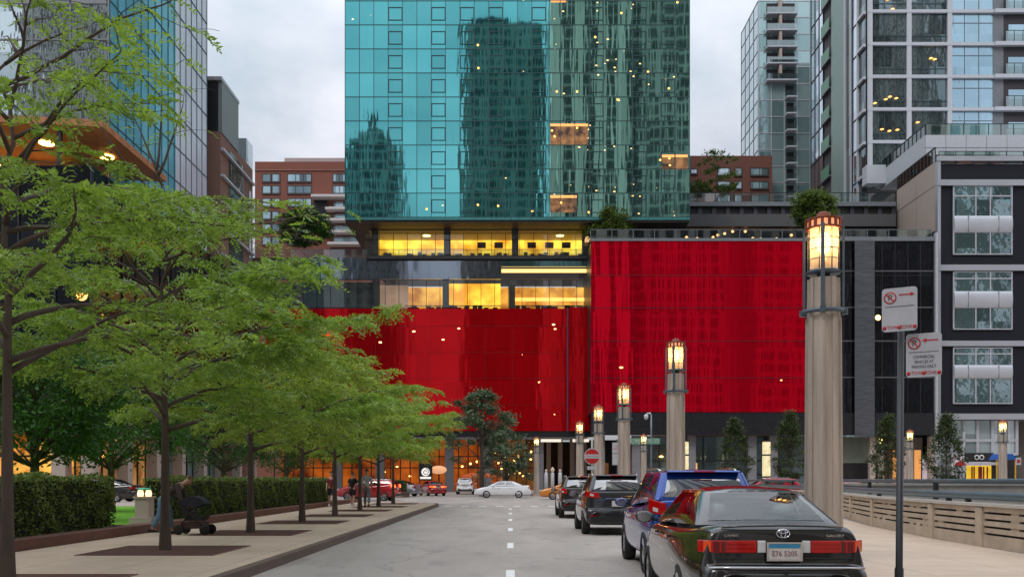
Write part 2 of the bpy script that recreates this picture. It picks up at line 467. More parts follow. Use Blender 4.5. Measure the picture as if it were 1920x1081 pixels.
M_hedgecore = paint('hedge_core', (.012, .018, .008), .95)
def hedge(label, x0, x1, y0, y1, z0, z1, dens=420, mat=M_hedge, group=None, lz=.075, rounded=False):
    rs = np.random.RandomState(int(abs(x0*13+y0*7)) % 9999)
    loc = ((x0+x1)/2, (y0+y1)/2, z0)
    T = Thing('hedge', loc, label, 'hedge', group)
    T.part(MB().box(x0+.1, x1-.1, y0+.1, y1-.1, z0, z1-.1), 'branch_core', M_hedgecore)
    PP = []; NN = []
    faces = [((x1, y0, z0), (0, y1-y0, 0), (0, 0, z1-z0), (1, 0, 0)), ((x0, y0, z0), (x1-x0, 0, 0), (0, 0, z1-z0), (0, -1, 0)),
             ((x0, y0, z1), (x1-x0, 0, 0), (0, y1-y0, 0), (0, 0, 1)), ((x0, y1, z0), (x1-x0, 0, 0), (0, 0, z1-z0), (0, 1, 0)), ((x0, y0, z0), (0, y1-y0, 0), (0, 0, z1-z0), (-1, 0, 0))]
    for (o, u, v, n) in faces:
        o, u, v, n = map(np.array, (o, u, v, n))
        k = int(np.linalg.norm(u)*np.linalg.norm(v)*dens)
        a = rs.rand(k, 1); b = rs.rand(k, 1)
        P = o+a*u+b*v
        bul = .05*np.sin(P[:, [0]]*3.1+P[:, [1]]*2.3)+.04*np.sin(P[:, [1]]*5.3+P[:, [2]]*6.1)
        P = P+n*(bul-rs.rand(k, 1)**2*.12)
        PP.append(P); NN.append(n+rs.randn(k, 3)*.55)
    P = np.vstack(PP); N = np.vstack(NN)
    if rounded:
        c = np.array(loc); c[2] = (z0+z1)/2; h = np.array([(x1-x0)/2, (y1-y0)/2, (z1-z0)/2])
        q = (P-c)/h; r = (np.abs(q)**4).sum(1, keepdims=True)**.25
        P = c+q/np.maximum(r, 1)*h
    D = rs.randn(len(P), 3)
    quads_mesh('foliage', P, D, N, lz*(.7+.6*rs.rand(len(P))), lz*.6*(.7+.6*rs.rand(len(P))), mat, T.o, loc)
    return T
hedge('clipped dark green hedge nearest the camera, left of the lawn opening', -11.2, -9.9, 9, 23.1, .3, 1.58, 520)
hedge('long clipped dark green hedge running along the pavement beyond the lawn opening', -10.62, -9.9, 26.5, 50.8, .3, 1.56, 420)

# island with rounded hedge across the street end
T = Thing('planter_box', (-11.3, 80, 0), 'low concrete planter box under the light green rounded hedge', 'planter')
T.part(MB().box(-14.1, -9.0, 78.6, 82, 0, .38).box(-14.2, -8.9, 78.5, 82.1, .381, .47), 'rim', M_kerb)
hedge('light green rounded clipped hedge in a low concrete planter box beyond the trees', -14, -9.1, 78.7, 81.9, .4, 1.55, 170, M_hedge_l, lz=.12, rounded=True)

# bollard light beside the lawn
T = Thing('stone_post', (-10.4, 26.4, .15), 'short tan stone post with glowing lamps on top beside the hedge end', 'lamp post')
x, y = -10.05, 25.3
T.part(MB().box(x-.3, x+.3, y-.3, y+.3, .15, .48).box(x-.19, x+.19, y-.19, y+.19, .48, 1.0).box(x-.23, x+.23, y-.23, y+.23, 1.0, 1.05), 'shaft', M_beige)
for dx in (-.11, .11):
    T.part(MB().lathe([(.07, 1.05), (.09, 1.12), (.06, 1.22)], (x+dx, y, 0), 10), 'lamp', emis('post_lamp', (1., .45, .2), 4))
T.part(MB().lathe([(.2, 1.22), (.15, 1.28)], (x, y, 0), 12), 'cap', paint('green_cap', (.1, .6, .35), .3))

# ------------------------------------------------------------------ right side: ramp wall and pipe rails
M_stone = paint('ramp_stone', (.42, .34, .26), .85, var=.18, vs=3, bump=.01, bs=14)
M_slot = paint('dark_gap', (.04, .03, .025), .95)
path = [(9.35, 14.5), (9.4, 16.5), (9.78, 21.4), (10.6, 27), (12.4, 36), (13.4, 48), (13.4, 56)]
def pathpt(s):
    s = max(0, min(len(path)-1.0001, s)); i = int(s); f = s-i
    # Catmull-Rom
    p = [Vector(path[max(0, min(len(path)-1, i+k))]) for k in (-1, 0, 1, 2)]
    return .5*((2*p[1])+(-p[0]+p[2])*f+(2*p[0]-5*p[1]+4*p[2]-p[3])*f*f+(-p[0]+3*p[1]-3*p[2]+p[3])*f**3)
pp = [pathpt(i*.1) for i in range(61)]
def wall_strip(mb, pts, off0, off1, z0, z1):
    vs = []; n = len(pts)
    for i, p in enumerate(pts):
        d = (pts[min(n-1, i+1)]-pts[max(0, i-1)]).normalized(); nn = Vector((d.y, -d.x))
        a = p+nn*off0; b = p+nn*off1
        vs += [(a.x, a.y, z0), (b.x, b.y, z0), (b.x, b.y, z1), (a.x, a.y, z1)]
    fs = []
    for i in range(n-1):
        for k in range(4):
            fs.append((i*4+k, i*4+(k+1) % 4, (i+1)*4+(k+1) % 4, (i+1)*4+k))
    fs += [(0, 1, 2, 3), tuple((n-1)*4+k for k in (3, 2, 1, 0))]
    mb.add(vs, fs)
T = Thing('ramp_wall', (9.8, 22, .15), 'low tan stone wall with long horizontal slots curving along the right pavement', 'wall')
mb = MB()
# courses of stone with dark slots between
zc = [(.15, .40), (.445, .54), (.585, .68), (.725, .82), (.865, .97)]
rw = random.Random(3)
for k, (a, b) in enumerate(zc):
    wall_strip(mb, pp, .02*(k % 2), .34, a, b)
core = MB(); wall_strip(core, pp, .10, .30, .15, .96)
T.part(mb, 'stone_course', M_stone); T.part(core, 'wall_core', M_slot)
st = MB()
for i in range(0, 61, 1):
    p = pp[i]; d = (pp[min(60, i+1)]-pp[max(0, i-1)]).normalized(); nn = Vector((d.y, -d.x))
    if i % 5 == 0: st.obox((p.x+nn.x*.12, p.y+nn.y*.12, .545), (d.x*.16, d.y*.16, 0), (nn.x*.15, nn.y*.15, 0), (0, 0, .40))
    else:
        for z in (.42, .562, .702, .842):
            if rw.random() < .3: st.obox((p.x+nn.x*.12, p.y+nn.y*.12, z), (d.x*.16, d.y*.16, 0), (nn.x*.1, nn.y*.1, 0), (0, 0, .03))
T.part(st, 'pier', M_stone)
cp = MB(); wall_strip(cp, pp, -.05, .42, .971, 1.03)
T.part(cp, 'coping', paint('pale_coping', (.45, .42, .38), .8, var=.1))
def rail(name, label, z, r, offn, posts, zb):
    T = Thing(name, (10, 22, zb), label, 'railing')
    pts = []
    for i, p in enumerate(pp):
        d = (pp[min(60, i+1)]-pp[max(0, i-1)]).normalized(); nn = Vector((d.y, -d.x)); q = p+nn*offn
        pts.append((q.x, q.y, z))
    T.part(MB().tube(pts, r, 10), 'rail_pipe', M_steel)
    for i in posts:
        q = pts[i]
        T.part(MB().box(q[0]-.05, q[0]+.05, q[1]-.05, q[1]+.05, zb, z-r*.6), 'post', M_dark)
rail('pipe_rail', 'thick blue grey steel pipe rail on the tan ramp wall', 1.17, .085, .2, [8, 17, 19, 30, 42, 54], 1.03)
rail('pipe_rail', 'thinner dark blue steel top pipe beyond the thick rail of the ramp', 1.47, .06, .75, [4, 13, 24, 36, 48, 58], .1)
# far parapet of the ramp opening
T = Thing('parapet_wall', (24, 38, 0), 'grey concrete parapet wall behind the pipe rails of the ramp', 'wall')
T.part(MB().box(14.6, 60, 40, 40.4, 0, 1.26).box(14.5, 60, 39.9, 40.5, 1.261, 1.36), 'concrete_wall', paint('grey_concrete', (.27, .26, .24), .85, var=.2, vs=1, bump=.01, bs=8))
# ------------------------------------------------------------------ trees
M_leaf = leafmat('locust_leaf', (.03, .085, .01), (.37, .56, .10), .38, .36)
M_leaf_y = leafmat('locust_leaf_yellow', (.04, .095, .01), (.46, .60, .11), .38, .36)
M_leaf_d = leafmat('dark_tree_leaf', (.012, .05, .01), (.08, .20, .03), .25)
M_pine = leafmat('pine_needles', (.03, .06, .03), (.20, .27, .16), .15)
M_shrub = leafmat('roof_shrub_leaf', (.06, .11, .02), (.16, .22, .05), .3)
M_oak = leafmat('young_tree_leaf', (.02, .045, .012), (.10, .13, .05), .25)

def frond_leaves(fp, fd, fn, rs, L=.24, pairs=6, lw=.032, ll=.078):
    """compound leaves: pairs of leaflets along a drooping stalk"""
    n = len(fp); P = []; D = []; N = []
    fd = fd/np.linalg.norm(fd, axis=1, keepdims=True)
    side = np.cross(fd, fn); side /= (np.linalg.norm(side, axis=1, keepdims=True)+1e-9)
    sc = (.75+.5*rs.rand(n, 1))
    for k in range(pairs):
        t = (k+1)/pairs
        c = fp+fd*(L*t*sc)+np.array([0, 0, -1])*(.09*t*t*sc)
        for s in (-1, 1):
            d = side*s*.9+fd*.5+rs.randn(n, 3)*.18
            d /= np.linalg.norm(d, axis=1, keepdims=True)
            P.append(c+d*(ll*.5)*sc); D.append(d); N.append(fn+rs.randn(n, 3)*.35)
    m = len(P)
    S = np.tile(sc[:, 0], m)
    return np.vstack(P), np.vstack(D), np.vstack(N), ll*S*1.0, lw*S

def locust(seed, H=7.8, RR=3.5, z0=2.3, nl=17, extra=(), dens=1.0, trunk_r=.10, leafsize=1.0, mat=M_leaf, label='', group=None, loc=(0,0,0), rz=0., thin=.35):
    r = random.Random(seed); rs = np.random.RandomState(seed)
    root = thing('honey_locust', loc, label, 'tree', group, rz)
    wood = MB(); trunk = MB(); tw = MB()
    lead = []
    wob = [r.uniform(-.10, .10) for _ in range(40)]
    nL = 18
    for i in range(nL+1):
        z = H*.93*i/nL
        k = max(0, z-z0)
        lead.append(Vector((wob[i]*k*.35, wob[i+20]*k*.35, z)))
    rad = [trunk_r*(1.22 if i == 0 else 1)*max(.08, 1-.93*(p.z/(H*.95))**.9) for i, p in enumerate(lead)]
    rad[1] = trunk_r*1.03
    trunk.tube([Vector((0, 0, -.12))]+lead, [trunk_r*1.4]+rad, 10)
    def leadat(z):
        f = z/(H*.93)*nL; i = min(nL-1, int(f)); return lead[i].lerp(lead[i+1], f-i)
    fp = []; fd = []
    def grow(p, az, el, L, r0, lvl, dens_l, el_end, curl=0.):
        n = max(4, int(L/.28)); pts = [p.copy()]; c = p.copy(); a = az
        ds = []
        for i in range(n):
            t = (i+1)/n
            e = el+(el_end-el)*t**.7
            a += r.uniform(-.14, .14)+curl/n
            e2 = e+r.uniform(-.12, .12)
            d = Vector((math.cos(a)*math.cos(e2), math.sin(a)*math.cos(e2), math.sin(e2)))
            c = c+d*(L/n); pts.append(c.copy()); ds.append(d)
        (wood if lvl < 2 else tw).tube(pts, [max(.004, r0*(1-.85*i/n)) for i in range(n+1)], 5 if lvl < 2 else 3)
        # children
        if lvl < 2:
            step = .42 if lvl == 0 else .30
            m = int(L/step)
            for j in range(1, m+1):
                t = j/m
                if t < (.22 if lvl == 0 else .12) or r.random() < .16: continue
                i = min(n-1, int(t*n)); q = pts[i].lerp(pts[i+1], t*n-i) if t < 1 else pts[-1]
                sgn = 1 if j % 2 else -1
                ll = (L*(.50 if lvl == 0 else .55))*(1-.55*t)*r.uniform(.7, 1.2)
                if lvl == 0: ll = max(.45, min(1.7, ll))
                else: ll = max(.22, min(.8, ll))
                grow(q, math.atan2(ds[i].y, ds[i].x)+sgn*r.uniform(.6, 1.1), r.uniform(-.05, .45), ll, r0*.38*(1-.6*t), lvl+1, dens_l, r.uniform(-.35, .1))
        # fronds
        if lvl >= 1 or True:
            k = int(L/(.075 if lvl == 2 else .11)*dens_l)
            for j in range(k):
                t = r.uniform(.45 if lvl == 0 else .1, 1)
                i = min(n-1, int(t*n)); q = pts[i].lerp(pts[i+1], t*n-i)
                az2 = math.atan2(ds[i].y, ds[i].x)+r.choice((-1, 1))*r.uniform(.4, 1.5)
                e = r.uniform(-.5, .35)
                fp.append((q.x, q.y, q.z)); fd.append((math.cos(az2)*math.cos(e), math.sin(az2)*math.cos(e), math.sin(e)))
    for i in range(nl):
        t = i/(nl-1)
        z = z0+(H*.86-z0)*t**1.05
        az = i*2.39996+r.uniform(-.3, .3)
        prof = (.80+.5*t if t < .3 else .95*(1-(t-.3)/.7)**.95+.16*(1-t)+.12)
        L = RR*prof*r.uniform(.86, 1.1)
        el = .52+.48*t; ee = -.06+.5*t
        grow(leadat(z), az, el, L, .05*(1-.55*t), 0, dens*(1-thin*t), ee)
    for (z, azd, eld, L, dn, eed, rr0) in extra:
        grow(leadat(z), R(azd), R(eld), L, rr0, 0, dn, R(eed))
    wood.build('limbs', M_bark, root); trunk.build('trunk', M_bark, root); tw.build('twigs', M_bark, root)['kind'] = 'stuff'
    fp = np.array(fp); fd = np.array(fd)
    fn = np.tile([0, 0, 1.], (len(fp), 1))+rs.randn(len(fp), 3)*.5
    P, D, N, a, b = frond_leaves(fp, fd, fn, rs, L=.24*leafsize, ll=.078*leafsize, lw=.034*leafsize)
    quads_mesh('crown', P, D, N, a, b, mat, root)
    return root, len(P)

TX = -6.67
tree_d = [12.1, 17.8, 23.65, 29.5, 35., 40.8, 46.6, 52.4]
tl = ['honey locust tree nearest the camera, its trunk at the left edge of the photo',
      'honey locust tree with tall top shoots in front of the person with the black stroller',
      'honey locust tree on the pavement, second trunk in full view from the left',
      'honey locust tree on the pavement, third trunk in full view from the left',
      'honey locust tree on the pavement, fourth trunk in full view, beside the walkers',
      'honey locust tree on the pavement just right of the group of walkers',
      'honey locust tree next to last before the end of the pavement',
      'honey locust tree at the far end of the pavement, last of the row']
grp = 'honey locust trees in a row along the left pavement'
t0, n0 = locust(11, H=8.6, RR=3.6, dens=1.7, nl=25, z0=2.9, leafsize=1.05, thin=.85, label=tl[0], group=grp, loc=(-6.61, 12.1, .15), trunk_r=.09,
                extra=[(2.75, 35, 42, 2.6, .25, 25, .045), (4.6, 25, 20, 3.2, .8, 0, .04), (6.5, 20, 35, 3.0, .3, 30, .035)])
t1, n1 = locust(23, H=7.6, RR=3.5, dens=2.0, thin=.55, nl=27, z0=2.3, leafsize=1.15, label=tl[1], group=grp, loc=(TX, 17.8, .15), rz=0.,
                extra=[(6.0, 20, 14, 3.6, .12, 16, .035), (6.6, 200, 40, 2.4, .1, 55, .03), (7.2, 30, 70, 1.8, .18, 80, .03), (7.3, 90, 75, 1.6, .2, 85, .03), (5.6, -20, 20, 2.9, .2, 0, .035), (7.0, 160, 55, 1.9, .12, 65, .03)])
t2, n2 = locust(31, H=6.7, RR=3.5, dens=1.85, nl=25, z0=2.1, leafsize=1.2, label=tl[2], group=grp, loc=(TX, 23.65, .15), mat=M_leaf_y)
t3, n3 = locust(47, H=6.1, RR=3.35, dens=1.8, nl=23, z0=2.15, label=tl[3], group=grp, loc=(TX, 29.5, .15), leafsize=1.25)
print('leaves', n0, n1, n2, n3)
t4, n4 = locust(59, H=6.1, RR=3.4, dens=1.8, nl=23, z0=2.2, label=tl[4], group=grp, loc=(TX, 35., .15), leafsize=1.25, mat=M_leaf_y)
for k, src, rz in ((5, t3, 4.0), (6, t2, 3.7), (7, t4, 1.1)):
    c = copy_tree(src); c.location = (TX, tree_d[k], .15); c.rotation_euler.z = rz; c['label'] = tl[k]
    c.scale = (1., 1., [1.0, 1.05, 1., 1.06][k-4])

# tree pits
M_pit = paint('tree_pit_brown', (.085, .032, .024), .9, var=.45, vs=8, bump=.01, bs=40)
pn = ['first', 'second', 'third', 'fourth', 'fifth', 'sixth', 'seventh', 'eighth']
for k, d in enumerate(tree_d):
    T = Thing('tree_grate', (-6.6, d-.2, .15), 'dark brown square around the %s honey locust trunk counted from the camera' % pn[k], 'tree pit', 'dark brown squares round the tree trunks')
    y0, y1 = d-1.30, d+1.0
    T.part(MB().box(-7.75, -5.36, y0, y1, .10, .156), 'gravel_bed', M_pit)
    T.part(MB().box(-7.80, -7.755, y0-.05, y1+.05, .1, .162).box(-5.355, -5.31, y0-.05, y1+.05, .1, .162).box(-7.75, -5.36, y0-.05, y0-.005, .1, .162).box(-7.75, -5.36, y1+.005, y1+.05, .1, .162), 'steel_rim', M_rust)

def blob_tree(name, label, loc, shape, n, leaf, mat, trunk=(.12, 1.5), group=None, seed=1, cat='tree', clusters=60, csz=.45, top_shoot=False):
    """crown of leaf clusters; shape(u)->radius for height fraction u, with height h"""
    h0, h1, rad = shape
    rs = np.random.RandomState(seed)
    root = thing(name, loc, label, cat, group)
    w = MB(); w.tube([(0, 0, -.1), (.03, 0, h0), (0, .05, h0+(h1-h0)*.55), (.02, 0, h1*.97)], [trunk[0]*1.2, trunk[0], trunk[0]*.5, .02], 8)
    cc = []
    for i in range(clusters):
        u = rs.rand()**.8; a = rs.rand()*6.283; rr = rad(u)*(.45+.55*rs.rand()**.5)
        c = np.array([math.cos(a)*rr, math.sin(a)*rr, h0+(h1-h0)*u]); cc.append(c)
        if i % 2 == 0 and clusters < 400:
            w.tube([(0, 0, max(h0*.8, c[2]-rr*.7)), (c[0]*.5, c[1]*.5, c[2]-rr*.25), tuple(c)], [trunk[0]*.35, trunk[0]*.2, .01], 4)
    w.build('trunk', M_bark, root)
    cc = np.array(cc); idx = rs.randint(0, len(cc), n)
    size = csz*(.6+.8*rs.rand(len(cc)))
    P = cc[idx]+rs.randn(n, 3)*np.array([1, 1, .6])*size[idx][:, None]*.55
    D = rs.randn(n, 3)*np.array([1, 1, .6]); N = rs.randn(n, 3)*.6+np.array([0, 0, 1.])
    quads_mesh('crown', P, D, N, leaf*(.7+.6*rs.rand(n)), leaf*.55*(.7+.6*rs.rand(n)), mat, root)
    return root
# darker trees on the plaza behind the row
rnd_crown = lambda R0: (lambda u: R0*math.sqrt(max(.02, 1-(2*u-1)**2))*(.9+.1*math.sin(9*u)))
for (x, y, h, r0, s, lb) in ((-15.0, 29, 5.6, 3.4, 1, 'dark green plaza tree behind the nearest hedge'), (-16.5, 38, 6.4, 3.8, 2, 'dark green plaza tree at the edge of the lawn'),
                      (-15.3, 49, 6.6, 3.6, 3, 'dark green plaza tree behind the long hedge'), (-23, 33, 6.8, 3.8, 4, 'dark green plaza tree at far left in front of the orange lit shops'), (-14.6, 60, 6.8, 3.4, 5, 'dark green plaza tree beyond the end of the long hedge')):
    blob_tree('plaza_tree', lb, (x, y, .14), (2.2, h, rnd_crown(r0)), 14000, .17, M_leaf_d, (.13, 2), 'dark plaza trees behind the hedges', s, clusters=110, csz=.75)
# broad dark conifer before the red wall
blob_tree('pine_tree', 'dark layered pine tree in front of the left red glass wall', (X(903, 84), 84, .0), (3.2, 9.6, lambda u: (5.2*(1-u)**.5)*(.5+.5*math.sin(u*13)**2)), 9500, .26, M_pine, (.2, 3), None, 9, clusters=60, csz=.6)
blob_tree('pine_tree', 'low dark pine tree in front of the orange lit restaurant', (X(950, 92), 92, .0), (1.6, 6.6, lambda u: 3.0*(1-u)**.5), 6000, .26, M_pine, (.16, 3), None, 10, clusters=50, csz=.6)
# four young conical trees on the right
cone = lambda u: (.45+1.15*(u/.28) if u < .28 else 1.6*((1-u)/.72)**.85+.08)
for (px, d, pt, s, lb) in ((1377, 80, 783, 1, 'young conical tree before the grey shop glass, nearest the middle lamps'), (1480, 80, 772, 2, 'young conical tree just left of the nearest lamp column'),
                           (1665, 78, 778, 3, 'young conical tree behind the black sign pole'), (1774, 74, 778, 4, 'young conical tree in front of the dark clad building at right')):
    blob_tree('young_tree', lb, (X(px, d), d, .1), (1.1, Z(pt, d)-.1, cone), 7500, .17, M_oak, (.07, 2), 'young conical trees along the far pavement', 20+s, clusters=150, csz=.38)
# ------------------------------------------------------------------ buildings
M_teal = glassy('teal_glass', (.15, .54, .55), cell=(1.78, 2.97), off=(X(647, 114), 0, Z(407, 114)), tilt=.0016, wave=.0085, ws=(.8, .8, .14), dots=((.9, .9, 1.5), .95, .11, 3., (1., .62, .2)))
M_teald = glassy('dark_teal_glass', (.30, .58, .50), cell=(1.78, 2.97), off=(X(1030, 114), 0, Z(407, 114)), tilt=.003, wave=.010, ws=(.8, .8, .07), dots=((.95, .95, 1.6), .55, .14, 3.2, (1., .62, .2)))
M_mull = paint('mullion_grey', (.05, .10, .11), .4, metal=.4)
M_mulw = paint('pale_mullion', (.50, .52, .56), .4, metal=.3)
M_mulk = paint('dark_mullion', (.03, .035, .04), .4, metal=.4)
M_soffit = paint('brown_soffit', (.07, .05, .045), .6)
def xs_(a, b, step):
    n = max(1, round((b-a)/step)); return [a+(b-a)*i/n for i in range(n+1)]

# ---- teal glass tower
d = 114.; zb = Z(407, d); x0, xm, x1 = X(647, d), X(1030, d), X(1293, d); zt = 78
T = Thing('glass_tower', ((x0+x1)/2, d+12, zb), 'tall teal mirror glass tower over the red glass podium, reflecting other towers', 'building')
T.part(MB().box(x0+.1, x1-.1, d+.1, d+38, zb+.05, zt), 'tower_core', M_dark)
T.part(MB().box(x0, xm-.02, d, d+.09, zb, zt), 'front_glass', M_teal)
T.part(MB().box(xm+.02, x1, d, d+.09, zb, zt), 'right_front_glass', M_teald)  # right part of the front, in a greener tint than the left
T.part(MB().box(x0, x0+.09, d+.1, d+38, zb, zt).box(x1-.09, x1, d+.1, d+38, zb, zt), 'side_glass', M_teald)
fl = [zb+2.97*i for i in range(int((zt-zb)/2.97)+1)]
g_ = MB(); g_.grid(xs_(x0, x1, 1.78), fl, d, .07, .05)
T.part(g_, 'mullion_grid', M_mull)
T.part(MB().box(x0-.02, x1+.02, d-.05, d+.14, zb-.35, zb-.005), 'bottom_trim', paint('teal_trim', (.08, .3, .3), .3, metal=.5))
T.part(MB().box(x0+.02, x1-.02, d+.15, d+38, zb-.6, zb+.04), 'soffit', M_soffit)
for px in (728, 808, 863, 916, 997, 1105, 1183, 1250):
    xa = X(px, d); xa = x0+round((xa-x0)/1.778)*1.778*((x1-x0)/(round((x1-x0)/1.78)*1.778))
    for k in range(10):
        z = fl[k]+.55
        sb = MB(); w = 1.70; h = 1.62
        for (a, b, c, e) in ((xa+.04, xa+w+.04, z, z+.07), (xa+.04, xa+w+.04, z+h-.07, z+h), (xa+.04, xa+.12, z+.07, z+h-.07), (xa+w-.04, xa+w+.04, z+.07, z+h-.07)):
            sb.box(a, b, d-.085, d-.062, c, e)
        T.part(sb, 'window_sash', M_mull)
# lit rooms
M_room = emis('lit_room_warm', (.14, .07, .04), .5, .8, 1.1, (.75, .34, .12))
M_strip = emis('room_strip', (1., .42, .12), 1.3)
for (a, b, t, bo) in ((1031, 1103, 232, 272), (1240, 1290, 290, 318), (1031, 1082, 366, 398), (1032, 1062, 0, 5)):
    T.part(MB().box(X(a, d)+.05, X(b, d)-.05, d-.012, d-.004, Z(bo, d), Z(t, d)-.33), 'lit_window', M_room)
    T.part(MB().box(X(a, d)+.05, X(b, d)-.05, d-.012, d-.004, Z(t, d)-.32, Z(t, d)), 'lit_ceiling', M_strip)
M_bulb = emis('lamp_bulb_glow', (1., .50, .12), 2.6)
bm = MB()
for (px, py) in ((896, 85), (897, 128), (1044, 172), (1082, 172), (1035, 245), (1082, 240), (1040, 256), (1158, 187), (1160, 188), (1215, 135), (1254, 166), (1116, 70), (1238, 300), (1256, 310), (1255, 297), (896, 384), (934, 386), (998, 396), (1052, 380), (1104, 398), (800, 392), (1270, 5), (1165, 25)):
    bm.lathe([(.09, -.02), (.14, .02), (.09, .06)], (X(px, d), d-.06, Z(py, d)), 10, axis='y')
T.part(bm, 'lit_lamps', M_bulb)

# ---- podium: lit storeys under the tower
dl = 118.
T = Thing('podium_offices', (X(880, dl), dl+8, Z(578, dl)), 'glass fronted office storeys lit warm yellow between the tower and the left red wall', 'building')
zs_top, zs_a, zs_b, zs_c, zs_d = zb-.6, Z(474, 116), Z(483, dl), Z(523, dl), Z(577, dl)
xl = X(685, 117); xr = X(1106, 117)
M_glow = emis('office_wall_glow', (1., .40, .02), 1.9, .4, .45, (1., .66, .06))  # room light painted in: the walls themselves emit, with uneven warm tones
M_glow2 = emis('office_wall_glow_deep', (.95, .33, .03), 1.3, .6, .5, (1., .52, .08))
M_conc2 = paint('concrete_column', (.14, .14, .15), .8, var=.15)
M_clear = clear('office_glass', (.96, .98, .97), .02)
M_clear2 = clear('office_glass_lower', (.95, .97, .96), .04)
# upper lit storey
T.part(MB().box(xl+.3, xr-.2, 122.0, 122.2, zs_a, zs_top), 'back_wall', M_glow)
T.part(MB().box(xl, xr, 117.2, 122.3, zs_a-.35, zs_a), 'floor_slab', M_conc2)
T.part(MB().box(xl+.3, xr-.2, 117.6, 121.9, zs_top-.1, zs_top-.01), 'ceiling', M_beige)
for px in (702, 838, 966, 1098):
    xx = X(px, 117); T.part(MB().box(xx-.42, xx+.42, 117.3, 117.9, zs_a, zs_top-.11), 'column', M_conc2)
T.part(MB().box(xl, xr, 117.0, 117.03, zs_a, zs_top), 'storey_glass', M_clear)
T.part(MB().grid(xs_(xl, xr, 1.75), [zs_a+.05, zs_a+1.9, zs_top-.6], 116.99, .06, .04), 'storey_mullions', M_mulk)
for (px, py) in ((752, 440), (800, 442), (880, 436), (935, 440), (1005, 440), (1050, 442), (1075, 436)):
    T.part(MB().lathe([(.5, 0), (.62, .12), (.3, .2)], (X(px, 120), 120, Z(py, 120)), 14), 'ceiling_lamp', emis('office_lamp', (1., .72, .22), 6))
for px in (903, 935, 997, 1030, 1062): T.part(MB().box(X(px, 119)-.55, X(px, 119)+.55, 119, 119.1, Z(465, 119), Z(454, 119)), 'screen', paint('dark_red_screen', (.06, .01, .015), .4))
fr = random.Random(4)
mb = MB()
for i in range(34):
    xx = fr.uniform(xl+1, xr-1); h = fr.uniform(.5, 1.1)
    mb.box(xx-.25, xx+.25, 119.2, 119.7, zs_a+.4, zs_a+.4+h*.5).box(xx-.05, xx+.05, 119.4, 119.5, zs_a, zs_a+.4)
T.part(mb, 'office_chairs', M_dark)
# dark glass parapet band with terrace rail
xl2 = X(466, dl); xr2 = X(1107, dl)
M_band = glassy('dark_band_glass', (.26, .29, .34), cell=(3.4, 8), tilt=.012, wave=.05, ws=(.3, .3, .1), rough=.05)
T.part(MB().box(xl2, X(940, dl), dl-.02, dl+.3, zs_c, zs_b), 'dark_band', M_band)
T.part(MB().box(X(940, dl)+.01, xr2, dl-.02, dl+.3, zs_c+1.6, zs_b), 'teal_band', glassy('band_teal', (.16, .28, .29), cell=(3.4, 8), tilt=.01, wave=.04, rough=.08))
T.part(MB().box(X(940, dl)+.01, xr2, dl+.9, dl+1., zs_c+1.05, zs_c+1.5), 'light_strip', emis('strip_light', (1., .62, .18), 2.2))
T.part(MB().box(xl2, xr2, dl+.31, dl+4, zs_b-.3, zs_b-.02), 'terrace_floor', M_conc2)
T.part(MB().box(xl2, xr2, dl-.01, dl+.02, zs_b+.01, zs_b+1.05), 'terrace_glass', clear('rail_glass', (.85, .92, .92), .12))
T.part(MB().grid(xs_(xl2, xr2, 1.72), [zs_b+1.07], dl-.012, .05, .03, z0=zs_b, z1=zs_b+1.05), 'terrace_posts', M_grey)
# lower lit storey
T.part(MB().box(X(700, dl), xr2, dl+5, dl+5.2, zs_d, zs_c-.02), 'lower_back_wall', M_glow2)
T.part(MB().box(X(836, dl), X(938, dl), dl+2.5, dl+2.6, zs_d+.3, zs_c-.05), 'bright_wall', M_glow)
T.part(MB().box(X(700, dl), X(760, dl), dl+3.5, dl+3.6, zs_d+.2, zs_c-.05), 'pale_wall', emis('pale_lit_wall', (.8, .5, .35), .5, .4, .3))
T.part(MB().box(xl2, X(699, dl), dl+2, dl+2.2, zs_d, zs_c), 'dim_wall', paint('dim_office', (.22, .26, .28), .6, var=.4, vs=.4))
for px in (704, 835, 960): T.part(MB().box(X(px, dl)-.4, X(px, dl)+.4, dl+.6, dl+1.2, zs_d, zs_c-.02), 'column', M_conc2)
T.part(MB().box(X(960, dl), xr2, dl+4.2, dl+4.3, zs_d+1.7, zs_d+2.15), 'shelf_light', emis('strip_light2', (1., .55, .12), 2.))
T.part(MB().box(xl2, xr2, dl+.02, dl+.05, zs_d, zs_c-.01), 'lower_glass', M_clear2)
T.part(MB().grid(xs_(xl2, xr2, 1.72), [zs_d+.05, zs_c-.1], dl+.01, .06, .04), 'lower_mullions', M_mulk)
mb = MB()
for i in range(46):
    xx = fr.uniform(X(760, dl), xr2-.5); h = fr.uniform(.5, 1.1)
    mb.box(xx-.3, xx+.3, dl+1.5, dl+2.0, zs_d+.02, zs_d+h*.6)
    mb.box(xx-.75, xx+.75, dl+2.05, dl+2.4, zs_d+.68, zs_d+.73)
T.part(mb, 'furniture', paint('brown_furniture', (.10, .05, .03), .6))

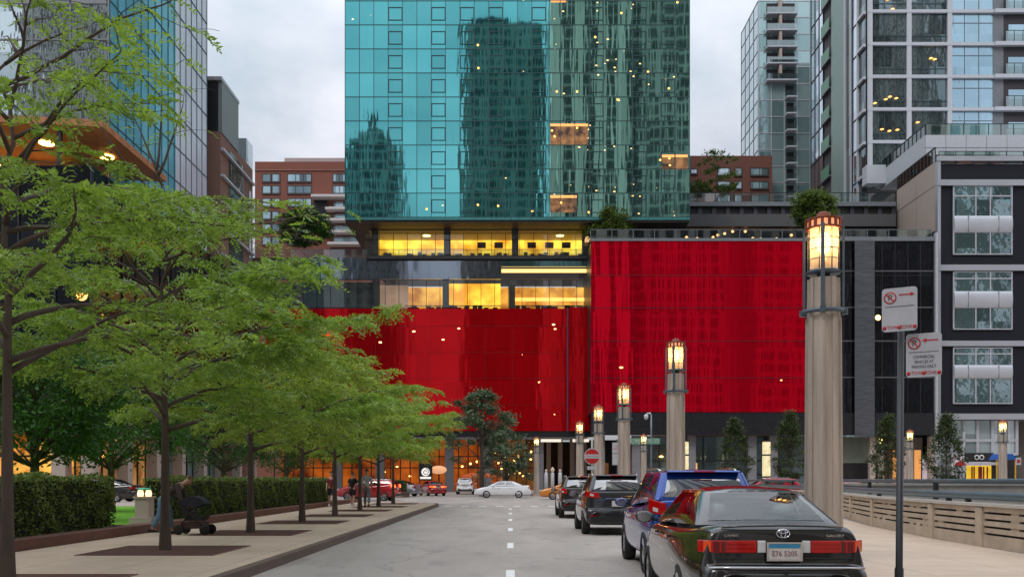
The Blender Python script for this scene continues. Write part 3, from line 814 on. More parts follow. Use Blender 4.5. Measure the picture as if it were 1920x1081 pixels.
# ---- left red glass wall
M_redL = glassy('red_glass_left', (.66, .002, .008), rough=.05, metal=.62, spec=.3, cell=(1.72, 3.5), tilt=.003, wave=.010, ws=(.8, .8, .10), var=.1, dots=((.5, .5, .95), .74, .10, 5., (1., .45, .18)))
M_redR = glassy('red_glass_right', (.90, .002, .025), rough=.04, metal=.78, spec=.25, cell=(1.45, 4.4), tilt=.0015, wave=.011, ws=(.8, .8, .05), var=.04, dots=((.36, .36, .7), .88, .09, 5., (1., .4, .16)))
zr0, zr1 = Z(808, dl), Z(578, dl)
T = Thing('red_wall_building', (X(850, dl), dl+6, 0), 'low wing faced in deep red glass left of the bright red box', 'building')
xa, xb = X(500, dl), X(1063, dl)
T.part(MB().box(xa, xb, dl-.3, dl-.1, zr0, zr1-.06), 'red_glass', M_redL)
T.part(MB().box(xb+.14, X(1108, 115), dl-.9, dl-.7, zr0, zr1-.05), 'red_glass_return', M_redL)
T.part(MB().box(xb-.02, xb+.12, dl-.42, dl-.05, zr0-.8, zr1), 'steel_fin', paint('violet_steel', (.16, .09, .17), .4, metal=.4))
T.part(MB().box(xa, xb+4, dl-.09, dl+24, zr0-.1, zr1-.2), 'core', M_dark)
T.part(MB().grid(xs_(xa, xb, 1.72*2), [zr0+.03+3.35*i for i in range(5)], dl-.301, .028, .02), 'glass_joints', paint('red_joint', (.10, .004, .01), .5))
T.part(MB().box(xa, xb+4, dl-.45, dl-.05, zr0-.75, zr0-.12), 'dark_fascia', M_black)
# ground floor: orange lit restaurants set back below
M_or = emis('restaurant_orange_glow', (.9, .11, .006), .42, .97, .32, (1., .22, .02))  # indoor lamplight put into the wall material as patchy emission
M_or2 = emis('restaurant_amber_glow', (.35, .12, .03), .3, .9, .3, (.8, .30, .06))
gb = dl+4
T.part(MB().box(xa, X(940, gb), gb+3, gb+3.2, 0, zr0-.76), 'restaurant_back_wall', M_or)
T.part(MB().box(X(941, gb), X(1010, gb), gb+3, gb+3.2, 0, zr0-.76), 'amber_back_wall', M_or2)
T.part(MB().box(X(1011, gb), X(1110, gb), gb+10, gb+10.2, 0, zr0-.76), 'passage_wall', paint('passage_brown', (.10, .075, .06), .8, var=.3, vs=.5))
T.part(MB().grid(xs_(xa, X(1005, gb), 1.3), [3.1, 4.6], gb, .13, .1, z0=.1, z1=zr0-.76), 'shop_mullions', M_mulk)
for px in (640, 718, 845, 915, 1010): T.part(MB().box(X(px, gb)-.55, X(px, gb)+.55, dl+1, dl+2, 0, zr0-.76), 'column', paint('grey_column', (.22, .22, .24), .8, var=.15))
for px in (1030, 1052, 1075, 1098): T.part(MB().box(X(px, gb)-.3, X(px, gb)+.3, gb+2, gb+2.6, 0, zr0-.76), 'passage_column', M_beige)
T.part(MB().box(X(1014, dl), X(1052, dl), dl-.2, dl+.4, zr0-1.35, zr0-1.0).box(X(1074, dl), X(1104, dl), dl-.2, dl+.4, zr0-1.35, zr0-1.0), 'soffit_light', emis('white_soffit_light', (1, .85, .7), .9))
mb = MB()
for i in range(26):
    xx = fr.uniform(X(700, gb), X(1005, gb)); zz = fr.uniform(2.0, 5.4)
    mb.lathe([(.05, -.15), (.18, 0), (.05, .15)], (xx, gb+1.2, zz), 8)
T.part(mb, 'pendant_lamps', emis('pendant_glow', (1., .55, .15), 5.))
# round lit sign and oval sign on posts
T2 = Thing('lit_sign', (X(798, 110), 110, .15), 'small black sign with a glowing white spiral symbol before the restaurants', 'sign')
cx_ = X(798, 110); s_ = 110/F
T2.part(MB().box(cx_-.8, cx_+.8, 110, 110.12, Z(903, 110)+.2, Z(868, 110)), 'board', M_black)
ws_ = emis('sign_glow_white', (1, .95, .9), .8)
T2.part(MB().lathe([(.5, 0), (.5, .05)], (cx_, 109.93, Z(884, 110)), 22, axis='y'), 'disc', ws_)
sp_ = MB(); pts_ = [(cx_+(.12+.05*t)*math.cos(t*1.1), 109.90, Z(884, 110)+(.12+.05*t)*math.sin(t*1.1)) for t in range(8)]
sp_.tube(pts_, .045, 6); T2.part(sp_, 'spiral', M_black)
T2.part(MB().box(cx_-.65, cx_+.65, 109.9, 109.98, Z(897, 110), Z(893, 110)), 'caption_bar', ws_)
T3 = Thing('lit_sign', (X(822, 111), 111, .15), 'glowing cream oval sign beside the black spiral sign', 'sign')
T3.part(MB().lathe([(.0, 0), (1., .02), (1., .14), (0., .16)], (0, 0, 0), 24, axis='y', cap=False), 'panel', emis('sign_cream', (1., .5, .25), .7))
for ob in T3.o.children: ob.scale = (1., 1, .5); ob.location = (0, 0, Z(880, 111)-.15); 
for me_ in [c.data for c in T3.o.children]:
    for v in me_.vertices: v.co.x += T3.loc.x; v.co.y += T3.loc.y; v.co.z += T3.loc.z
T3.part(MB().box(T3.loc.x-.05, T3.loc.x+.05, 111.2, 111.3, .15, Z(884, 111)), 'post', M_dark)

# ---- bright red glass box with black ground band and black glass wing
dr = 112.
xa, xb, xc = X(1108, dr), X(1510, dr), X(1750, dr)
z0, z1 = Z(772, dr), Z(452, dr)
T = Thing('red_box_building', ((xa+xb)/2, dr+10, 0), 'big bright red glass box raised over a black band and grey shop windows', 'building')
T.part(MB().box(xa, xb, dr, dr+.15, z0, z1), 'red_glass', M_redR)
T.part(MB().box(xa, xb-.02, dr+.16, dr+30, z0-.1, z1-.1), 'core', M_dark)
hz = [Z(p, dr) for p in (516, 577, 639, 708)]
T.part(MB().grid([], hz, dr-.03, .06, .02, x0=xa, x1=xb), 'floor_joints', paint('red_joint', (.10, .004, .01), .5))
T.part(MB().box(xa-.1, xb+.1, dr-.12, dr+.5, z1+.005, z1+.35), 'roof_edge', M_grey)
T.part(MB().box(xa, xc, dr-.15, dr+.4, Z(815, dr), z0-.11), 'black_fascia', paint('black_band', (.014, .014, .018), .3))
T.part(MB().grid(xs_(xa, xc, 3.4), [], dr-.151, .04, .02, z0=Z(815, dr), z1=z0-.11), 'fascia_joints', M_dark)
M_shop = glassy('shop_glass', (.16, .22, .24), rough=.08, metal=.6, cell=(3.2, 3), tilt=.01, wave=.03, var=.35)
T.part(MB().box(X(1200, dr), X(1580, dr), dr+2.5, dr+2.6, 0, Z(815, dr)), 'shop_glass', M_shop)
T.part(MB().grid(xs_(X(1200, dr), X(1580, dr), 2.6), [2.2, 3.9], dr+2.49, .14, .1, z0=.1, z1=Z(815, dr)), 'shop_mullions', M_mulk)
for px in (1128, 1195, 1300, 1415, 1455, 1560): T.part(MB().box(X(px, dr)-.5, X(px, dr)+.5, dr+1, dr+1.9, 0, Z(815, dr)-.01), 'column', paint('grey_column', (.22, .22, .24), .8, var=.15))
for (px, w, c) in ((1134, .7, M_or2), (1298, .8, M_or), (1310, .3, emis('amber_panel', (1., .5, .2), .8)), (1460, .5, M_or2)):
    T.part(MB().box(X(px, dr)-w, X(px, dr)+w, dr+2.3, dr+2.45, .1, 3.6), 'lit_doorway', c)
T.part(MB().box(X(1330, dr)-2, X(1330, dr)+3, dr+2.3, dr+2.4, .1, 1.3), 'lit_counter', M_or2)
T.part(MB().lathe([(.1, 0), (.28, .1), (.1, .2)], (X(1245, dr), dr+2, Z(856, dr)), 12), 'wall_lamp', emis('wall_lamp_glow', (1., .5, .12), 9))
T.part(MB().box(xa, xc, dr+14, dr+14.2, 0, Z(815, dr)), 'ground_core', M_dark)

T = Thing('black_wing', ((xb+xc)/2, dr+10, 0), 'black glass building with a grey mesh strip, right of the bright red box', 'building')
M_blk = glassy('black_glass', (.035, .035, .042), rough=.05, metal=.9, cell=(1.6, 4.2), tilt=.008, wave=.07, ws=(.7, .7, .08), var=.2, dots=((.4, .4, .4), .90, .14, 5., (1., .5, .15)))
T.part(MB().box(xb+.01, xc, dr+.02, dr+.16, z0-.1, z1-.02), 'black_glass', M_blk)
T.part(MB().box(xb+.01, xc, dr+.17, dr+30, z0-.1, z1-.03), 'core', M_dark)
T.part(MB().grid(xs_(xb, xc, 1.6), hz, dr+.015, .035, .03, z0=z0, z1=z1), 'glass_joints', paint('joint_grey', (.07, .07, .08), .5, metal=.5))
T.part(MB().grid([], [Z(508, dr), Z(576, dr), Z(639, dr), Z(707, dr)], dr-.03, .16, .03, x0=X(1575, dr), x1=xc), 'floor_bands', paint('band_grey', (.12, .12, .13), .5, metal=.5))
M_mesh = paint('mesh_screen', (.11, .115, .13), .4, metal=.5, var=.35, vs=2., stretch=(.3, .3, 5))
T.part(MB().box(X(1600, dr), X(1637, dr), dr-.5, dr-.35, Z(815, dr)-.2, z1-.1), 'mesh_strip', M_mesh)
T.part(MB().box(X(1752, dr), X(1757, dr), dr-.3, dr+.2, 0, z1+1.0), 'corner_pipe', M_mulw)
T.part(MB().box(X(1580, dr), X(1668, dr), dr+2.4, dr+2.6, 0, 3.6), 'dark_opening', M_black)
T.part(MB().box(X(1580, dr), X(1668, dr), dr+2.4, dr+2.6, 3.61, Z(815, dr)-.11), 'clerestory', paint('pale_green_wall', (.20, .24, .20), .6, var=.3, vs=.3))
T.part(MB().box(X(1669, dr), X(1757, dr), dr+4, dr+4.2, 0, Z(815, dr)-.11), 'lobby_wall', paint('lobby_wall_grey', (.2, .18, .16), .7))
for px in (1579, 1694, 1735): T.part(MB().box(X(px, dr)-.35, X(px, dr)+.35, dr+2.0, dr+2.3, 0, 5.2), 'lit_jamb', emis('orange_jamb', (1., .42, .12), .7))
for px in (1640, 1705, 1752): T.part(MB().box(X(px, dr)-.35, X(px, dr)+.35, dr+.6, dr+1.2, 0, Z(815, dr)-.11), 'column', M_beige)
T.part(MB().box(xb+.1, xc+.1, dr-.2, dr+.5, z1+.0, z1+.5), 'roof_edge', M_grey)

# terrace rail over both
T = Thing('terrace_railing', (X(1300, dr), dr+.6, z1), 'glass terrace railing along the top of the bright red box and black wing', 'railing')
T.part(MB().box(xa, xc, dr+.55, dr+.58, z1+.36, z1+1.5), 'rail_glass', clear('rail_glass', (.85, .92, .92), .12))
T.part(MB().grid(xs_(xa, xc, 2.6), [z1+1.55], dr+.54, .07, .05, z0=z1+.3, z1=z1+1.55), 'rail_posts', M_grey)
# ---- dark roof pavilion behind
dh = 124.
T = Thing('roof_pavilion', (X(1450, dh), dh+5, Z(450, dh)), 'long dark flat roofed pavilion on the terrace above the red box', 'building')
T.part(MB().prism([(X(1215, dh), Z(424, dh)), (X(1680, dh), Z(424, dh)), (X(1680, dh), Z(401, dh)), (X(1228, dh), Z(401, dh))], 'y', dh, dh+14), 'grey_fascia', paint('roof_grey', (.085, .085, .09), .6))
T.part(MB().box(X(1232, dh), X(1680, dh), dh+.6, dh+13, Z(400.9, dh), Z(386, dh)), 'louvre_band', M_black)
for p in range(1236, 1681, 26): T.part(MB().box(X(p, dh)-.27, X(p, dh)+.27, dh+.4, dh+.59, Z(400.8, dh), Z(386.1, dh)), 'louvre_post', paint('violet_grey', (.06, .055, .075), .5))
T.part(MB().prism([(X(1234, dh), Z(385.9, dh)), (X(1680, dh), Z(385.9, dh)), (X(1680, dh), Z(378, dh)), (X(1240, dh), Z(378, dh))], 'y', dh, dh+14), 'roof_slab', M_grey)
T.part(MB().box(X(1240, dh), X(1680, dh), dh+.1, dh+.13, Z(377.9, dh), Z(361, dh)), 'rail_glass', clear('rail_glass', (.85, .92, .92), .12))
T.part(MB().grid(xs_(X(1240, dh), X(1680, dh), 2.5), [Z(361, dh)], dh+.09, .07, .05, z0=Z(377.9, dh), z1=Z(361, dh)), 'rail_posts', M_mulk)
T.part(MB().box(X(1240, dh), X(1575, dh), dh+7, dh+7.2, Z(450, dh), Z(424.1, dh)), 'lounge_wall', paint('lounge_dark', (.09, .085, .07), .6, var=.5, vs=.4))
T.part(MB().box(X(1238, dh), X(1262, dh), dh+5, dh+5.2, Z(450, dh), Z(426, dh)), 'lit_panel', M_glow)
T.part(MB().box(X(1575, dh), X(1680, dh), dh+5, dh+5.2, Z(450, dh), Z(424.1, dh)), 'cream_wall', paint('cream_wall', (.32, .27, .2), .7))
T.part(MB().grid(xs_(X(1250, dh), X(1680, dh), 3.2), [], dh+2.49, .12, .1, z0=Z(450, dh), z1=Z(424.1, dh)), 'glass_posts', M_mulk)
mb = MB()
for (px, py) in ((1340, 441), (1349, 437), (1362, 434), (1377, 430), (1401, 430), (1310, 443), (1370, 445), (1415, 443), (1430, 444), (1460, 444), (1488, 437), (1290, 441), (1520, 440), (1545, 441)):
    mb.lathe([(.08, -.18), (.24, 0), (.08, .18)], (X(px, dh), dh+1, Z(py, dh)), 8)
T.part(mb, 'terrace_lamps', emis('terrace_glow', (1., .52, .2), 2.6))
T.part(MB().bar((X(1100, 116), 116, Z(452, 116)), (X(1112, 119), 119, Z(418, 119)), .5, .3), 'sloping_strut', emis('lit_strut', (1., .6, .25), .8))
# sloping glass canopy
T = Thing('sloping_glass_roof', (X(1170, 119), 119, Z(450, 119)), 'sloping glass stair roof rising right between the tower and the dark pavilion', 'roof')
mb = MB(); fm = MB()
p0 = Vector((X(1195, 118), 118, Z(448, 118))); p1 = Vector((X(1243, 122), 122, Z(362, 122)))
mb.add([p0, p0+Vector((1.5, 0, 0)), p1+Vector((1.5, 0, 0)), p1, p0+Vector((0, 0, -.1)), p0+Vector((1.5, 0, -.1)), p1+Vector((1.5, 0, -.1)), p1+Vector((0, 0, -.1))], [(0, 1, 2, 3), (7, 6, 5, 4), (0, 4, 5, 1), (1, 5, 6, 2), (2, 6, 7, 3), (3, 7, 4, 0)])
T.part(mb, 'glass', clear('sloped_glass', (.8, .85, .85), .35))
for o_ in (0, 1.5): fm.bar(p0+Vector((o_, 0, 0)), p1+Vector((o_, 0, 0)), .12, .2)
for t in (0, .2, .4, .6, .8, 1): q = p0.lerp(p1, t); fm.bar(q, q+Vector((1.5, 0, 0)), .1, .12)
T.part(fm, 'frame', M_mulw)

# ---- brick blocks
M_brick = paint('brown_brick', (.23, .085, .06), .9, var=.12, vs=.5)
M_brick2 = paint('darker_brick', (.20, .08, .06), .9, var=.12, vs=.5)
M_win = glassy('block_window', (.36, .46, .50), rough=.1, metal=.7, cell=(1.5, 2.5), tilt=.02, wave=.02, var=.6)
M_winf = paint('window_frame_dark', (.05, .04, .04), .5)
def brick_block(name, label, d, rects, box, mat, extra=None):
    (a, b, t, dep) = box
    T = Thing(name, (X((a+b)/2, d), d+dep/2, 0), label, 'building')
    T.part(MB().box(X(a, d), X(b, d), d, d+dep, 0, Z(t, d)), 'wall', mat)
    for (wa, wb, wt, wbm) in rects:
        xa, xb, za, zb = X(wa, d), X(wb, d), Z(wbm, d), Z(wt, d)
        f = MB()
        f.box(xa-.15, xb+.15, d-.12, d-.003, zb, zb+.15).box(xa-.15, xb+.15, d-.2, d-.003, za-.3, za)
        f.box(xa-.15, xa, d-.12, d-.003, za, zb).box(xb, xb+.15, d-.12, d-.003, za, zb)
        n = max(1, round((xb-xa)/1.6))
        for i in range(1, n): xx = xa+(xb-xa)*i/n; f.box(xx-.06, xx+.06, d-.1, d-.003, za, zb)
        w = T.part(f, 'window', M_winf)
        pn = MB().box(xa, xb, d-.05, d-.004, za, zb).build('pane', M_win, w, loc=T.loc)
    return T
rects = []
for k, py in enumerate((327, 349, 373, 397, 421, 445)):
    rects += [(493, 507, py, py+13), (511, 524, py, py+13), (540, 583, py, py+13)]
    if k < 2: rects.append((625, 648, py, py+13))
dC = 190.
T = brick_block('brick_block', 'reddish brown brick apartment block left of the teal tower', dC, rects, (478, 690, 303, 40), M_brick)
T.part(MB().box(X(520, dC), X(690, dC), dC+6, dC+30, Z(303, dC)+.01, Z(277, dC)), 'penthouse', paint('pinkish_metal', (.42, .34, .35), .5, var=.08, vs=.2))
T.part(MB().box(X(478, dC), X(690, dC), dC-.2, dC-.004, Z(320, dC), Z(318.5, dC)), 'parapet_band', paint('brick_band', (.30, .15, .12), .8))
T.part(MB().box(X(588, dC), X(614, dC), dC-.3, dC-.01, Z(408, dC), Z(374, dC)), 'dark_recess', M_black)
for k, py in enumerate((371, 394, 415, 437, 459)):
    a = (588, 614, 600, 612, 618)[k]
    T.part(MB().box(X(a, dC), X(690, dC), dC-2.6, dC-.31, Z(py+4.5, dC), Z(py, dC)), 'balcony', paint('balcony_pale', (.60, .55, .54), .6))
    if k < 4:
        wf = T.part(MB().box(X(626, dC), X(672, dC), dC-.15, dC-.01, Z(py+18, dC), Z(py+7, dC)), 'balcony_window', M_win)
dD = 165.
rr = []
for py in (316, 341, 366): rr += [(1296, 1306, py+2, py+9), (1346, 1368, py, py+12), (1378, 1390, py, py+12), (1408, 1440, py, py+12)]
T = brick_block('brick_block', 'brown brick apartment block between the teal tower and the slim glass tower', dD, rr, (1270, 1448, 292, 30), M_brick2)

# ---- slim glass tower right (behind)
dT = 170.; xw = X(1422, dT); zT = Z(2, dT)
T = Thing('slim_glass_tower', (X(1475, dT), dT+8, 0), 'slim pale green glass apartment tower with a column of small balconies', 'building')
M_sg = glassy('pale_green_glass', (.30, .50, .50), rough=.06, metal=.55, cell=(2.3, 3.1), tilt=.03, wave=.03, var=.35, base2=(.55, .72, .72))
M_sg2 = glassy('grey_side_glass', (.50, .58, .60), rough=.05, metal=.85, cell=(2.6, 3.1), tilt=.006, wave=.02, var=.15)
T.part(MB().box(xw+.1, X(1640, dT), dT+.1, dT+12.4, 0, zT-.1), 'core', M_dark)
T.part(MB().box(xw, X(1640, dT), dT, dT+.09, 0, zT), 'front_glass', M_sg)
T.part(MB().box(xw-.03, xw+.08, dT+.1, dT+12.5, 0, zT), 'side_glass', M_sg2)
fls = [zT-3.05*i for i in range(22)]
T.part(MB().grid(xs_(xw, X(1640, dT), 2.3), fls, dT-.003, .16, .06), 'front_mullions', M_mulw)
T.part(MB().grid(xs_(dT+.1, dT+12.5, 3.1), fls, xw-.035, .14, .05, axis='x'), 'side_mullions', M_mull)
M_balg = clear('balcony_glass', (.75, .88, .86), .3)
for k in range(22):
    z = fls[k]
    a, b = (1437, 1490) if k < 5 else (1474, 1488)
    xa, xb = X(a, dT), X(b, dT)
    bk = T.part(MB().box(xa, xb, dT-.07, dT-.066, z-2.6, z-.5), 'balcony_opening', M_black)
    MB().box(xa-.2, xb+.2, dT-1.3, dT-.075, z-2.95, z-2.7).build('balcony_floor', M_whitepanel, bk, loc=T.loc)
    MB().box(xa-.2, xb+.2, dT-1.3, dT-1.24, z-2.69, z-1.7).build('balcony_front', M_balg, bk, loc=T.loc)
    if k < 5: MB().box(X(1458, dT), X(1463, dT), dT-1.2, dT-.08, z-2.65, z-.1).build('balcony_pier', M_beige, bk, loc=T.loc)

# ---- big right tower
dE = 132.5; xe = X(1625, dE); kE = dE/100; fE = 3.53*kE
T = Thing('apartment_tower', (X(1800, dE), dE+10, 20), 'large apartment tower at upper right with white framed dark windows and balconies', 'building')
M_dw = glassy('dark_window_glass', (.17, .21, .22), rough=.05, metal=.85, cell=(1.8, 4.68), off=(xe, 0, 0), tilt=.02, wave=.03, ws=(.5, .5, .3), var=.5)
M_bw = glassy('bright_window_glass', (.50, .68, .78), rough=.04, metal=.9, cell=(2.05, 4.68), tilt=.01, wave=.03, var=.1)
M_ww = glassy('white_side_glass', (.70, .76, .84), rough=.06, metal=.9, cell=(2., 4.68), tilt=.01, wave=.02, var=.1)
ztE = 84.; zbE = Z(352, dE)
T.part(MB().box(xe+.2, xe+42, dE+.3, dE+24, zbE, ztE), 'core', paint('grey_core', (.10, .11, .12), .6))
fl = [Z(267, dE)+fE*i for i in range(-1, 7)]
xB0, xB1, xB2, xB3 = X(1634, dE), X(1778, dE), X(1862, dE), X(2060, dE)
T.part(MB().box(xB0, xB1, dE, dE+.2, zbE, ztE), 'dark_glass', M_dw)
T.part(MB().box(xB1+.3, xB2, dE+.02, dE+.2, zbE, ztE), 'bright_glass', M_bw)
T.part(MB().grid(xs_(xB0, xB1, 1.8), [z+1.2 for z in fl], dE-.004, .09, .07, z0=zbE, z1=ztE), 'thin_mullions', M_mull)
T.part(MB().grid(xs_(xB1+.3, xB2, 2.05), [z+3.1 for z in fl], dE+.012, .07, .06, z0=zbE, z1=ztE), 'bright_mullions', M_grey)
fb = MB(); fb.grid([X(p, dE) for p in (1630, 1703, 1779)], [], dE-.02, .66, .35, z0=zbE, z1=ztE)
T.part(fb, 'vertical_frames', M_whitepanel)
fb = MB()
for z in fl: fb.box(X(1626, dE), xB2, dE-.40, dE-.01, z-.25, z+.2)
T.part(fb, 'floor_frames', M_whitepanel)
for z in fl:
    s = T.part(MB().box(xB2+.02, xB3, dE-.6, dE-.01, z-.3, z+.25), 'balcony_slab', M_whitepanel)
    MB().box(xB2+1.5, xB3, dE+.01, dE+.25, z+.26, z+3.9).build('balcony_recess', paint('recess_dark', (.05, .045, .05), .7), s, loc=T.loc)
    MB().box(xB2+2.2, xB3, dE-.02, dE+.005, z+.4, z+2.9).build('balcony_door', M_bw, s, loc=T.loc)
    MB().box(xB2+1.5, xB3, dE-.57, dE-.53, z+.26, z+1.75).build('balcony_rail', M_balg, s, loc=T.loc)
    MB().grid(xs_(xB2+1.5, xB3, 1.2), [z+1.78], dE-.575, .06, .04, z0=z+.26, z1=z+1.78).build('rail_posts', M_mulk, s, loc=T.loc)
T.part(MB().box(xB2+.01, xB2+1.49, dE-.01, dE+.2, zbE, ztE), 'grey_pier', M_grey)
# side facade on plane x = xe, receding
def dx(px): return xe*F/(px-CX)
sd = lambda a, b: (dx(b), dx(a))
for (a, b, mat, nm, pr) in ((1522, 1545, M_ww, 'white_side_windows', .12), (1546, 1561, paint('recess_dark', (.05, .045, .05), .7), 'side_recess', .02),
                        (1562, 1587, paint('green_ribbed', (.24, .33, .30), .5, metal=.3, var=.15, vs=1.5, stretch=(1, 1, 5)), 'green_cladding', .3), (1588, 1599, M_dw, 'side_dark_glass', .1),
                        (1600, 1611, M_ww, 'side_pale_glass', .15), (1612, 1624, M_dw, 'side_front_glass', .1)):
    y0_, y1_ = sd(a, b)
    T.part(MB().box(xe-pr, xe+.19, y0_, y1_, zbE-2, ztE), nm, mat)
    if mat is M_ww: T.part(MB().grid(xs_(y0_, y1_, 1.9), [z for z in fl], xe-pr-.01, .12, .08, axis='x', z0=zbE-2, z1=ztE), 'side_mullions', M_mulk)
y0_, y1_ = sd(1546, 1561)
for z in fl:
    s = T.part(MB().box(xe-.6, xe-.03, y0_+.02, y1_-.02, z-.25, z+.05), 'balcony_slab', M_grey)
    MB().box(xe-.6, xe-.55, y0_+.02, y1_-.02, z+.06, z+1.7).build('balcony_rail', paint('green_rail', (.10, .26, .16), .4), s, loc=T.loc)
    T.part(MB().box(xe-.5, xe-.12, *sd(1612, 1625), z-.25, z+.15), 'side_frame', M_whitepanel)
for px in (1612, 1599, 1588): T.part(MB().box(xe-.42, xe-.13, dx(px)-.18, dx(px)+.18, zbE-2, ztE), 'side_pier', M_whitepanel)
mb = MB()
for (px, py) in ((1745, 110), (1752, 112), (1720, 230), (1653, 243), (1667, 246), (1682, 244), (1660, 187), (1668, 182), (1680, 185), (1640, 194), (1664, 0), (1673, 18)):
    mb.lathe([(.1, -.1), (.28, 0), (.1, .1)], (X(px, dE), dE-.12, Z(py, dE)), 8, axis='z')
T.part(mb, 'lit_lamps', emis('amber_glow', (1., .45, .12), 3.))

# ---- white terraces in front of the big tower
dW = 118.
T = Thing('white_terrace', (X(1800, dW), dW+5, 30), 'white panelled roof terrace with glass rail stepping up before the apartment tower', 'terrace')
xa = X(1735, dW); zt_ = Z(253, dW); zb_ = Z(290, dW)
T.part(MB().box(xa, xa+34, dW, dW+14.4, zb_, zt_), 'parapet', M_whitepanel)
T.part(MB().grid(xs_(xa, xa+34, 2.6), [zb_+.9], dW-.002, .04, .02, z0=zb_, z1=zt_), 'panel_joints', M_grey)
T.part(MB().box(xa+.2, xa+34, dW+.3, dW+.34, zt_+.01, zt_+1.5).box(xa+.2, xa+.24, dW+.35, dW+14.2, zt_+.01, zt_+1.5), 'rail_glass', clear('green_rail_glass', (.7, .85, .8), .25))
T.part(MB().grid(xs_(xa+.2, xa+34, 1.6), [zt_+1.52], dW+.29, .06, .05, z0=zt_, z1=zt_+1.5).grid(xs_(dW+.5, dW+14.2, 1.2), [zt_+1.52], xa+.19, .1, .05, axis='x', z0=zt_, z1=zt_+1.5), 'rail_posts', M_mulk)
T.part(MB().box(X(1625, dW+14.45)-.8, xa, dW+12.4, dW+14, Z(352, dW+14.45), Z(318, dW+14.45)), 'white_bay', M_whitepanel)

# ---- dark clad building at right
dF = 113.6; xf = X(1757, dF); zF = Z(300, dF)
T = Thing('dark_clad_building', (xf+9, dF+5, 0), 'dark navy clad building at right with silver curved window bands', 'building')
xF1 = X(2080, dF)
T.part(MB().box(xf+.2, xF1, dF+.02, dF+20, Z(780, dF), zF-.5), 'navy_wall', M_navy)
T.part(MB().box(xf, xf+.19, dF+.4, dF+11.8, Z(430, dF), Z(310, dF)+.6), 'beige_side_wall', M_beige)
T.part(MB().grid([dF+5.8], [Z(345, dF)], xf-.003, .05, .01, axis='x', x0=dF+.5, x1=dF+11.7, z0=Z(430, dF), z1=Z(312, dF)), 'side_joints', M_grey)
T.part(MB().box(xf, xf+.19, dF+.41, dF+20, 4.2, Z(430, dF)-.01), 'side_wall_lower', M_navy)
for (pt, pb) in ((294, 303), (338, 349), (497, 508), (639, 649), (775, 786)):
    T.part(MB().box(xf-.1, xF1, dF-.35, dF-.03, Z(pb, dF), Z(pt, dF)), 'white_band', M_silver)
T.part(MB().box(xf-.05, xf+.35, dF-.25, dF+.39, 0, Z(303, dF)), 'corner_pipe', M_silver)
M_bayg = glassy('bay_glass', (.20, .30, .31), rough=.04, metal=.85, cell=(2.2, 3.), tilt=.05, wave=.12, ws=(.5, .5, .6), var=.4)
for (pt, pm0, pm1, pb) in ((350, 405, 437, 476), (511, 546, 578, 616), (653, 684, 710, 755)):
    for (pa, pz) in ((1787, 1896), (1968, 2070)):
        xa, xb = X(pa, dF), X(pz, dF)
        fr_ = MB()
        zt1, zb1 = Z(pt, dF), Z(pb, dF)
        fr_.grid([xa, xa+(xb-xa)*.38, xa+(xb-xa)*.63, xb], [zt1-(zt1-Z(pm0, dF))*.33], dF-.01, .15, .18, z0=zb1, z1=zt1)
        fr_.box(xa-.06, xb+.06, dF-.21, dF-.02, zb1-.12, zb1).box(xa-.06, xb+.06, dF-.21, dF-.02, zt1, zt1+.12)
        w = T.part(fr_, 'window', M_mulw)
        MB().box(xa, xb, dF-.10, dF-.015, zb1, Z(pm1, dF)).box(xa, xb, dF-.10, dF-.015, Z(pm0, dF), zt1).build('pane', M_bayg, w, loc=T.loc)
        # curved silver spandrel
        sp = MB(); zc = (Z(pm0, dF)+Z(pm1, dF))/2; hh = (Z(pm0, dF)-Z(pm1, dF))/2
        sp.prism([(dF-.02, zc-hh), (dF-.16, zc-hh)]+[(dF-.16-.26*math.cos(a_), zc+hh*math.sin(a_)) for a_ in [R(-70+14*i) for i in range(11)]]+[(dF-.16, zc+hh), (dF-.02, zc+hh)], 'x', xa, xb)
        s_o = sp.build('silver_band', paint('silver_bands', (.52, .54, .58), .35, metal=.35, var=.04, vs=.5), w, loc=T.loc)
        for xx in (xa+(xb-xa)*.24, xa+(xb-xa)*.76):
            MB().box(xx-.03, xx+.03, dF-.43, dF-.03, zc-hh*.9, zc+hh*.9).build('band_joint', M_grey, w, loc=T.loc)
# lower storey
T.part(MB().box(xf+.36, X(1912, dF), dF+.8, dF+1., 4.6, Z(787, dF)), 'lower_windows', glassy('lower_glass', (.50, .60, .62), rough=.1, metal=.6, cell=(2., 2.4), tilt=.01, wave=.02, var=.3))
T.part(MB().grid([X(p, dF) for p in (1788, 1812, 1838, 1866, 1892, 1912)], [4.7, 6.4], dF+.79, .35, .2, z0=4.6, z1=Z(787, dF)), 'lower_frames', M_mulw)
T.part(MB().box(X(1913, dF), xF1, dF+3, dF+3.2, 0, Z(787, dF)), 'arcade_wall', paint('arcade_brown', (.14, .12, .11), .8, var=.2))
T.part(MB().box(xf+.36, X(1790, dF), dF+.8, dF+1., 0, 4.59), 'grey_base', M_grey)
T.part(MB().box(X(1866, dF), X(1912, dF), dF+.8, dF+1., 0, 4.59), 'shop_front', M_black)
T.part(MB().box(X(1814, dF), X(1866, dF), dF+.9, dF+1., 0, Z(872, dF)), 'yellow_display', emis('yellow_display', (1., .62, .03), .8, .3, .8))
for px in (1829, 1833, 1851, 1858): T.part(MB().box(X(px, dF)-.08, X(px, dF)+.08, dF+.82, dF+.89, 0, Z(874, dF)), 'display_strip', paint('deep_red', (.3, .01, .02), .5))
T.part(MB().box(X(1838, dF)+.2, X(1848, dF), dF+.82, dF+.89, 0, Z(874, dF)), 'red_poster', paint('deep_red', (.3, .01, .02), .5))
